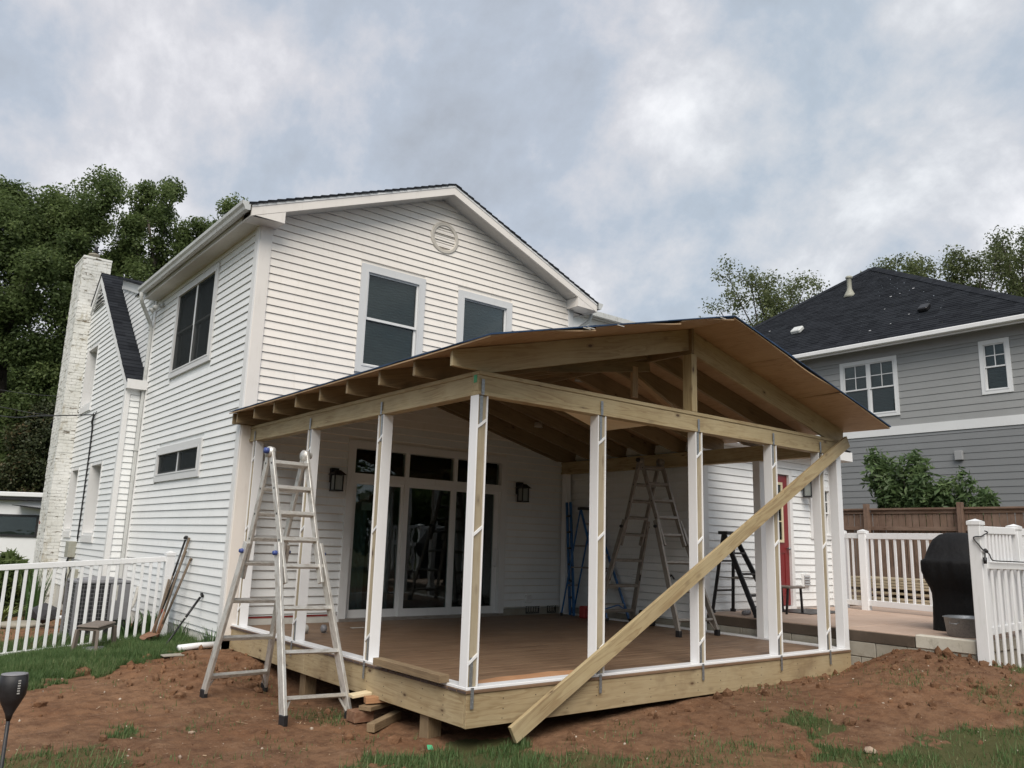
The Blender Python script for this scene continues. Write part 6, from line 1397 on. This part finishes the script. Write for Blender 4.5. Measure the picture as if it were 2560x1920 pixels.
# bare twigs standing above the left tree tops
# bush in front of the gray wall
def shrub(x, y, z0, h, w, d, label, seed, n=26, each=34, leaf=.15, mat=None, long=1.7, name='shrub', spikes=True, spread=.12):
    rs = random.Random(seed); root = empty(name, (x, y, z0), label, 'shrub'); st = MB(); cs = []
    for k in range(n):
        u = rs.uniform(-1, 1); v = rs.uniform(-1, 1); hh = h * (.84 + .16 * u) * rs.uniform(.60, 1.0) * (1 + .06 * math.sin(u * 7 + seed)); e = Vector((x + v * d * .6, y + u * w, z0 + hh)); m1 = Vector((x + v * d * .3, y + u * w * .6, z0 + hh * .5)); P = smooth([Vector((x, y + u * .3 * w, z0)), m1, e], 4)
        st.tube(P, [.018 * (1 - .8 * i / (len(P) - 1)) for i in range(len(P))], 5)
        for i in range(2, len(P)): cs.append(tuple(P[i] + Vector((rs.uniform(-spread, spread), rs.uniform(-spread, spread), 0))))
    st.build('stems', bark_m, root); leaf_cloud('foliage', cs, np.full(len(cs), .17 * (h / 2.2) ** .5), each, leaf, mat or leaf_g, root, seed, 1.0, long); return root
shrub(14.75, 2.80, 1.0, 3.25, 1.30, .5, 'bright green bush rising above the wood fence against the gray wall', 31, 84, 42, .10, spread=.09)
shrub(-1.62, 13.6, -.1, 1.38, .45, .55, 'dark green large-leaved shrub below the chimney at the left edge', 32, 30, 46, .13, leaf_d, 2.4)
shrub(-1.52, 20.5, -.2, 2.35, .42, .4, 'yellowish shrub at the left edge before the far white building', 33, 22, 40, .09, leaf_y, 1.3)
# strap-leaved clump, hostas and low plants behind the left fence
def blades_clump(x, y, h, n, label, mat, seed, w=.02, spread=.35, name='leafy_clump'):
    rs = random.Random(seed); root = empty(name, (x, y, gz(x, y)), label, 'plant'); mb = MB(); z0 = gz(x, y)
    for k in range(n):
        a = rs.random() * 6.28; r0 = rs.random() * .16; hh = h * rs.uniform(.6, 1.05); ln_ = rs.uniform(.1, 1) * spread; d = Vector((math.cos(a), math.sin(a), 0)); s_ = Vector((-d.y, d.x, 0)); b0 = Vector((x, y, z0)) + d * r0; V = []
        for i in range(5):
            f = i / 4; c_ = b0 + d * ln_ * f * f + Vector((0, 0, hh * f * (1 - .12 * f))); ww_ = w * (1 - .85 * f) * (1 if f > 0 else .7); V += [c_ - s_ * ww_, c_ + s_ * ww_]
        mb.add(V, [(2 * i, 2 * i + 1, 2 * i + 3, 2 * i + 2) for i in range(4)])
    mb.build('leaves', mat, root); return root
plant_g, _g, _b = new_mat('strap_leaf', .5, (.055, .11, .03)); plant_l, _g, _b = new_mat('hosta_leaf', .5, (.20, .24, .07)); plant_w, _g, _b = new_mat('variegated_leaf', .5, (.26, .32, .18))
blades_clump(-1.35, 11.9, 1.15, 110, 'tall clump of upright strap leaves behind the left picket fence', plant_g, 41, .016, .30)
blades_clump(-1.95, 11.6, .42, 60, 'yellow green low plant at the left of the strap-leaved clump', plant_l, 42, .05, .5)
blades_clump(-2.2, 12.4, .38, 50, 'yellow green low plant farthest left behind the picket fence', plant_l, 43, .05, .5)
blades_clump(-1.05, 9.6, .38, 55, 'light green leafy plant in the bed left of the cooling unit', plant_w, 44, .04, .4)
blades_clump(-.62, 7.95, .34, 60, 'green weeds growing at the fence foot behind the shovels', plant_g, 45, .022, .25)
blades_clump(-.35, 7.85, .42, 60, 'green weeds growing between the fence post and the foundation wall', plant_g, 46, .02, .22)
blades_clump(-.16, 5.62, .32, 70, 'grassy weeds growing against the foundation beside the corner of the house', plant_g, 47, .008, .2)
blades_clump(-.18, 6.9, .32, 60, 'grassy weeds at the foundation behind the leaning black bar', plant_g, 48, .008, .2)
for i, (x, y, lb) in enumerate(((-1.6, 11.0, 'flat tan stepping stone at the edge of the planting bed'),)):
    mb = MB(); mb.lathe((x, y, gz(x, y) - .02), [(.35, 0), (.4, .05), (.36, .08)], 12); setprops(mb.build('stepping_stone', conc, None), lb, 'stone')

# ================================================================== LEFT BACKGROUND
nb = empty('white_building', (2, 40, 0), 'far flat-roofed white building with a dark window band at the left edge', 'building')
# wall facing the camera
Wn = Wall((-.4, 27.6), (.8, -.6), (-.6, -.8))
mb = MB(); Wn.box(mb, -6, 5, -.5, 2.68, -1.5, 0); mb.build('wall', white_t2, nb)
mb = MB(); Wn.box(mb, -6.5, 5.3, 2.80, 2.96, -1.8, .3); mb.build('roof_edge', white_t2, nb, bevel=.02); mb = MB(); Wn.box(mb, -6.4, 5.2, 2.69, 2.795, -1.7, .25); mb.build('dark_trim', black_p, nb)
wn_ = MB(); Wn.ring(wn_, -5, 4.6, 1.44, 2.20, .07, .0, .05); wn_ = wn_.build('window_band', black_p, nb)
for k in range(6):
    mb = MB(); Wn.box(mb, -4.9 + k * 1.6, -4.9 + k * 1.6 + 1.5, 1.52, 2.12, .01, .02); mb.build('pane', pane_d, wn_); mb = MB(); Wn.box(mb, -3.4 + k * 1.6, -3.3 + k * 1.6, 1.52, 2.12, .01, .045); mb.build('mullion', black_p, wn_)
mb = MB(); Wn.box(mb, -4.9, 4.5, 1.5, 2.14, .004, .008); mb.build('room', room_m, wn_)
aw = MB(); aw.prism([Wn.P(.75, 2.52, .0), Wn.P(2.6, 2.36, .0), Wn.P(2.6, 2.29, .0), Wn.P(.75, 2.50, .0)], Wn.N * .5); aw.build('awning', black_m, nb)
df = empty('dark_fence', (-1.5, 17, -.2), 'dark stained board fence in shade behind the left picket fence', 'fence')
fx0, fy0 = -2.6, 17.6; fdx, fdy = .80, -.58; k = 0; rs = random.Random(8)
for k in range(30):
    a = Vector((fx0 - .8 * 1.2 + fdx * k * .12, fy0 + .58 * 1.2 + fdy * k * .12, 0)); zt_ = .93; plank('fence_board', a + Vector((0, 0, -.5)), a + Vector((0, 0, zt_ + rs.uniform(-.01, .01))), .112, .02, darkfence, df, (fdx, fdy, 0), .002)
for zr_ in (.5, .0): plank('fence_rail', Vector((fx0 - 1, fy0 + .7, zr_)) + Vector((-.02, -.03, 0)), Vector((fx0 - 1 + 3.0, fy0 + .7 - 2.2, zr_)) + Vector((-.02, -.03, 0)), .07, .04, darkfence, df, (0, 0, 1))
# overhead wires and the service drop
def wire(name, pts, r, label): mb = MB(); mb.tube(smooth(pts, 6), r, 6); setprops(mb.build(name, black_p, None), label, 'wire')
wire('overhead_wire', [(-16, 33, 8.6), (-6, 27, 7.0), (-1.3, 23.5, 5.93), (.9, 21.9, 5.80), (3, 20.5, 5.85)], .009, 'thin overhead wire crossing the dark trees, uppermost of three at the left')
wire('overhead_wire', [(-16, 33, 8.1), (-6, 27, 6.4), (-1.2, 23.6, 5.42), (.1, 22.7, 5.22), (3, 20.5, 5.15)], .010, 'overhead wire crossing the dark trees, middle one of three at the left')
wire('overhead_wire', [(-14, 30, 7.8), (-5, 21.5, 5.2), (-2.0, 16.8, 4.35), (-1.3, 15.0, 4.22), (-.48, 13.35, 4.18)], .012, 'service wire running past the chimney to the hook on the older wing wall')
sd = empty('service_cable', (-.45, 13.4, 1.4), 'black service cable running down the older wing wall to the meter box', 'cable')
mb = MB(); mb.tube(smooth([(-.48, 13.35, 4.18), (-.50, 13.38, 4.02), (-.47, 13.40, 3.8), (-.462, 13.42, 2.6), (-.462, 13.46, 1.55)]), .018, 8); mb.tube(smooth([(-.455, 13.25, 4.25), (-.49, 13.30, 4.1), (-.48, 13.38, 3.9), (-.475, 13.36, 3.2), (-.47, 13.40, 1.5)]), .010, 6); mb.build('cable', black_p, sd)
mb = MB(); mb.tube([(-.44, 13.30, 4.22), (-.50, 13.30, 4.22), (-.51, 13.34, 4.17)], .012, 6); mb.build('hook', galv, sd)
mbx = empty('meter_box', (-.5, 13.7, 1.35), 'weathered gray electric meter box with conduits on the older wing wall', 'utility box')
mb = MB(); mb.box(-.60, -.44, 13.52, 13.86, 1.17, 1.50); mb.build('box', boxgray, mbx, bevel=.01); mb = MB(); mb.tube([(-.52, 13.6, 1.17), (-.52, 13.6, .2)], .03, 10); mb.build('conduit', boxgray, mbx)
for k in range(3): mb = MB(); mb.tube(smooth([(-.53, 13.66 + k * .07, 1.17), (-.56, 13.68 + k * .08, .95), (-.50, 13.7 + k * .1, .6), (-.5, 13.7 + k * .1, .2)]), .009, 6); mb.build('cable', black_p, mbx)
mb = MB(); mb.box(-.56, -.44, 12.98, 13.2, .55, .95); setprops(mb.build('phone_box', boxgray, None, bevel=.01), 'small pale utility box low on the wing wall behind the fence', 'utility box')
mb = MB(); pp = smooth([(-.52, 13.05, .95), (-.56, 13.0, 1.08), (-.60, 13.1, 1.0), (-.57, 13.2, .9), (-.62, 13.1, .75), (-.55, 13.25, .6), (-.6, 13.1, .4)]); mb.tube(pp, .012, 6); setprops(mb.build('cable_loop', black_p, None), 'tangled black cable loops below the meter box behind the fence', 'cable')
# cooling unit
ac = empty('cooling_unit', (-1.0, 8.75, .12), 'gray outdoor cooling unit with dark wire grille behind the left picket fence', 'air conditioner')
ax0, ax1, ay0, ay1, az0, az1 = -1.33, -.55, 8.45, 9.2, .12, .97
mb = MB(); mb.box(ax0 - .08, ax1 + .08, ay0 - .08, ay1 + .08, .0, az0); mb.build('pad', conc, ac)
mb = MB(); mb.box(ax0 + .02, ax1 - .02, ay0 + .02, ay1 - .02, az0, az1 - .04); mb.build('coil', acdark, ac)
mb = MB(); mb.box(ax0 - .01, ax1 + .01, ay0 - .01, ay1 + .01, az1 - .045, az1); mb.build('top', acgray, ac, bevel=.01)
mb = MB(); mb.lathe(((ax0 + ax1) / 2, (ay0 + ay1) / 2, az1), [(.33, 0), (.31, .02), (.12, .05)], 28); mb.build('fan_guard', acgray, ac)
mb = MB(); mb.box(ax1 - .30, ax1 + .004, ay0 - .004, ay0 + .03, az0 + .25, az1 - .05); mb.build('service_panel', acgray, ac, bevel=.004)
for (x, y) in ((ax0, ay0), (ax1, ay0), (ax0, ay1), (ax1, ay1)): mb = MB(); mb.box(x - .018, x + .018, y - .018, y + .018, az0, az1 - .045); mb.build('corner_post', acgray, ac)
for q in range(13): zq = az0 + .05 + q * .06; mb = MB(); mb.box(ax0 + .02, ax1 - .31, ay0 + .004, ay0 + .010, zq, zq + .006); mb.box(ax0 + .004, ax0 + .010, ay0 + .02, ay1 - .02, zq, zq + .006); mb.build('grille_wire', acgray, ac)
for q in range(9): xq = ax0 + .05 + q * .05; mb = MB(); mb.box(xq, xq + .004, ay0 + .002, ay0 + .007, az0 + .02, az1 - .05); mb.build('grille_wire', acgray, ac)
mb = MB(); mb.box(ax1 - .27, ax1 - .19, ay0 - .006, ay0 - .0045, az1 - .30, az1 - .07); mb.build('data_label', foam, ac)
mb = MB(); mb.tube(smooth([(ax1, ay1 - .2, .5), (ax1 + .15, ay1 + .05, .42), (-.2, 9.6, .5), (-.12, 9.7, .8)]), .03, 8); mb.build('refrigerant_line', foam, ac)
mb = MB(); rs = random.Random(12); mb.add([Vector((q.x * .24, q.y * .2, q.z * .17)) * rs.uniform(.75, 1.25) + Vector((-1.42, 10.3, .33)) for q in [Vector(p) for p in iv]], [tuple(t) for t in it]); setprops(mb.build('tarp_bundle', strap_m, None), 'crumpled gray tarp bundle on the bed left of the cooling unit', 'tarp')
mb = MB(); mb.tube([(-1.30, 9.9, .30), (-.98, 9.8, .31)], .03, 10); setprops(mb.build('white_pipe', pvc_m, None), 'short white pipe stub beside the cooling unit', 'pipe')
# side table on the lawn
tb = empty('side_table', (-1.35, 6.75, .12), 'low brown plastic side table standing on the grass before the left fence', 'table')
V4 = [(-1.63, 6.62), (-1.42, 6.36), (-1.06, 6.98), (-1.27, 7.22)]
mb = MB(); mb.prism([(a, b_, .465) for a, b_ in V4], (0, 0, .03)); mb.build('tabletop', taupe, tb, bevel=.012)
mb = MB(); cc_ = (sum(v_[0] for v_ in V4) / 4, sum(v_[1] for v_ in V4) / 4); mb.prism([(cc_[0] + (a - cc_[0]) * .93, cc_[1] + (b_ - cc_[1]) * .93, .43) for a, b_ in V4], (0, 0, .034)); mb.build('apron', taupe, tb, bevel=.006)
for a, b_ in V4:
    t_ = Vector((cc_[0] + (a - cc_[0]) * .92, cc_[1] + (b_ - cc_[1]) * .92, .44)); f_ = Vector((cc_[0] + (a - cc_[0]) * 1.04, cc_[1] + (b_ - cc_[1]) * 1.04, gz(a, b_) - .01)); plank('leg', t_, f_, .062, .04, taupe, tb, (Vector((a, b_, 0)) - Vector((*cc_, 0))), .006)
mb = MB(); mb.box(-1.50, -1.22, 6.55, 6.8, gz(-1.4, 6.7), gz(-1.4, 6.7) + .05); setprops(mb.build('plastic_lid', acgray, None, bevel=.02), 'flat gray plastic lid lying in the grass under the side table', 'lid')
# tools leaning on wall and fence
def tool(name, base, top, label, parts):
    root = empty(name, base, label, 'tool'); B_, T_ = Vector(base), Vector(top)
    for (nm, f0, f1, r0, r1, mat) in parts: mb = MB(); a, b_ = B_.lerp(T_, f0), B_.lerp(T_, f1); mb.tube([a, a.lerp(b_, .5), b_], [r0, (r0 + r1) / 2, r1], 10); mb.build(nm, mat, root)
    return root
zt5 = gz(-.70, 7.3)
t1 = tool('iron_bar', (-.62, 6.85, gz(-.62, 6.85)), (-.135, 7.30, 1.67), 'long dark digging tool leaning farthest left of the group on the house wall', [('shaft', 0, .62, .013, .014, handle_w), ('grip', .62, .98, .015, .016, black_m)])
mb = MB(); mb.bar((-.17, 7.22, 1.665), (-.115, 7.32, 1.69), .03, .05); mb.build('head', black_m, t1)
t2 = tool('shovel', (-.55, 6.78, gz(-.55, 6.78) + .12), (-.135, 7.14, 1.67), 'long handled shovel with a rusty blade standing on the grass, leaning on the house wall', [('handle', .12, 1.0, .016, .019, handle_w), ('socket', .0, .22, .020, .018, rust)])
mb = MB(); vs_ = []; bd = Vector((-.75, -.62, -.12)).normalized(); sd_ = Vector((.62, -.75, .05)).normalized(); o_ = Vector((-.55, 6.78, gz(-.55, 6.78) + .13)); up_n = bd.cross(sd_).normalized()
if up_n.z < 0: up_n = -up_n
for i in range(6):
    for j in range(5):
        f = i / 5; w_ = .115 * (1 if f < .7 else 1 - (f - .7) * 1.6); s_ = (j - 2) / 2; vs_.append(o_ + bd * .30 * f + sd_ * w_ * s_ + up_n * (.03 * s_ * s_) + Vector((0, 0, -.02 * f)))
mb.add(vs_, [(i * 5 + j, i * 5 + j + 1, i * 5 + j + 6, i * 5 + j + 5) for i in range(5) for j in range(4)], 0, True); mb.add([v_ - up_n * .004 for v_ in vs_], [(i * 5 + j + 5, i * 5 + j + 6, i * 5 + j + 1, i * 5 + j) for i in range(5) for j in range(4)], 0, True); mb.build('blade', rust, t2)
t3 = tool('pry_tool', (-.58, 7.05, gz(-.58, 7.05)), (-.135, 7.20, 1.50), 'black tool with a red collar leaning among the shovels on the house wall', [('handle', .34, .80, .018, .016, black_m), ('collar', .30, .34, .022, .022, red_p), ('shaft', 0, .30, .019, .019, rust), ('grip', .8, .98, .020, .016, handle_w)])
t4 = tool('hoe', (-.50, 7.0, gz(-.5, 7.0)), (-.135, 6.95, 1.38), 'worn wooden handled hoe with a pale lower end, shortest of the leaning group', [('handle', .05, .97, .016, .018, handle_w), ('grip', .97, 1.0, .021, .02, handle_w), ('ferrule', .05, .2, .02, .018, rust)])
t5 = tool('digging_bar', (-.72, 5.86, gz(-.72, 5.86)), (-.13, 6.32, .885), 'black metal bar leaning alone on the house wall near the foundation vent', [('shaft', .03, .55, .013, .013, black_m), ('upper_shaft', .56, .95, .016, .017, black_m), ('ring', .545, .56, .018, .018, tape), ('foot', 0, .06, .03, .016, black_m)])
mb = MB(); mb.bar((-.14, 6.26, .87), (-.125, 6.36, .90), .028, .035); mb.build('head', black_m, t5)
t6 = tool('garden_fork', (-.46, 7.30, gz(-.46, 7.3)), (-.30, 7.36, 1.05), 'short rusty tool standing against the white fence end post', [('handle', .25, 1.0, .014, .014, handle_w), ('socket', 0, .28, .018, .015, rust)])
# white drain pipe at the foot of the wall
mb = MB(); mb.tube([(-.66, 5.42, gz(-.66, 5.4) + .045), (-.40, 5.46, gz(-.4, 5.45) + .05), (-.13, 5.50, gz(-.13, 5.5) + .05)], .040, 12); setprops(mb.build('drain_pipe', pvc_m, None), 'white corrugated drain pipe lying in the grass at the house corner', 'pipe')
mb = MB(); mb.box(-.95, -.70, 5.0, 5.15, gz(-.8, 5.05) + .0, gz(-.8, 5.05) + .02); setprops(mb.build('flat_stone', conc, None, bevel=.006), 'flat gray stone at the border of the lawn and the soil mound', 'stone')
# timber offcuts under the deck edge
def off(p0, p1, w, t, mat, lb): o = plank('timber_offcut', p0, p1, w, t, mat, None, (-(Vector(p1) - Vector(p0)).y, (Vector(p1) - Vector(p0)).x, 0), .003); setprops(o, lb, 'offcut')
zg = gz(-.1, 1.2)
off((-.26, 1.08, zg + .035), (.20, 1.38, zg + .05), .08, .075, pine_o, 'weathered square timber offcut on the soil, lowest and longest of the small pile')
off((-.14, 1.42, zg + .13), (.28, 1.62, zg + .13), .14, .04, pine_o, 'brown flat timber offcut in the middle of the small pile under the deck edge')
off((-.10, 1.50, zg + .19), (.16, 1.42, zg + .20), .10, .06, osb_m, 'orange timber offcut lying on top of the small pile')
off((-.18, 1.64, zg + .21), (.10, 1.60, zg + .24), .12, .03, ply_p, 'thin pale offcut sticking out at the back of the small pile')
mb = MB(); mb.prism([(-.22, 1.45, zg), (-.22, 1.62, zg), (-.22, 1.62, zg + .10), (-.22, 1.45, zg + .10)], (.2, 0, 0)); setprops(mb.build('brick', rust, None, bevel=.004), 'dark red brick at the left end of the offcut pile', 'brick')
mb = MB(); xg, yg = -.20, .20; mb.prism([(xg - .022, yg, gz(xg, yg) + .03), (xg + .02, yg - .012, gz(xg, yg) + .025), (xg + .024, yg + .02, gz(xg, yg) + .055), (xg - .012, yg + .03, gz(xg, yg) + .06)], (.004, -.006, .003)); setprops(mb.build('green_scrap', green_p, None), 'tiny mint green scrap on the soil before the near deck corner', 'scrap')
# black solar path light near the camera
slx, sly, slz = -3.362, -.765, 0.0
so = empty('solar_light', (slx, sly, gz(slx, sly)), 'black solar path light on a stake in the lower left corner', 'lamp')
mb = MB(); mb.tube([(slx, sly, gz(slx, sly) - .05), (slx, sly, .80)], .0095, 10); mb.build('stake', black_p, so)
mb = MB(); mb.lathe((slx, sly, .80), [(.011, 0), (.018, .03), (.045, .085), (.062, .12), (.066, .165), (.062, .215), (.058, .218)], 24); mb.build('shade', black_p, so)
mb = MB(); mb.lathe((slx, sly, 1.018), [(.060, 0), (.060, .004), (.03, .006)], 24); mb.build('solar_panel', acgray, so)
for q in range(6):
    a = math.radians(-52 - 0); d = Vector((math.cos(a), math.sin(a), 0)); 
    for a_ in (-75,):
        d = Vector((math.cos(math.radians(a_)), math.sin(math.radians(a_)), 0)); s_ = Vector((-d.y, d.x, 0)); c_ = Vector((slx, sly, .935 + q * .012)) + d * .0655; mb = MB(); mb.bar(c_ - s_ * .006, c_ + s_ * .006, .006, .002, (0, 0, 1)); mb.build('slot', tape, so)

# ================================================================== GROUPS OF REPEATED THINGS
for o in list(bpy.data.objects):
    if o.parent is not None or 'label' not in o: continue
    n_ = o.name.split('.')[0]
    if n_ in ('leafy_tree', 'conifer'): o['group'] = 'trees behind the house at the left' if WM[o.name].translation.x < 15 else 'airy trees beyond the gray house roof'
    g_ = {'picket_fence': 'white picket fences', 'overhead_wire': 'overhead wires at the left', 'timber_offcut': 'timber offcuts piled under the deck edge', 'telescoping_ladder': 'telescoping ladders',
          'leafy_clump': 'low plants behind the left fence and along the foundation', 'stone': 'single stones on the soil'}.get(n_)
    if g_: o['group'] = g_
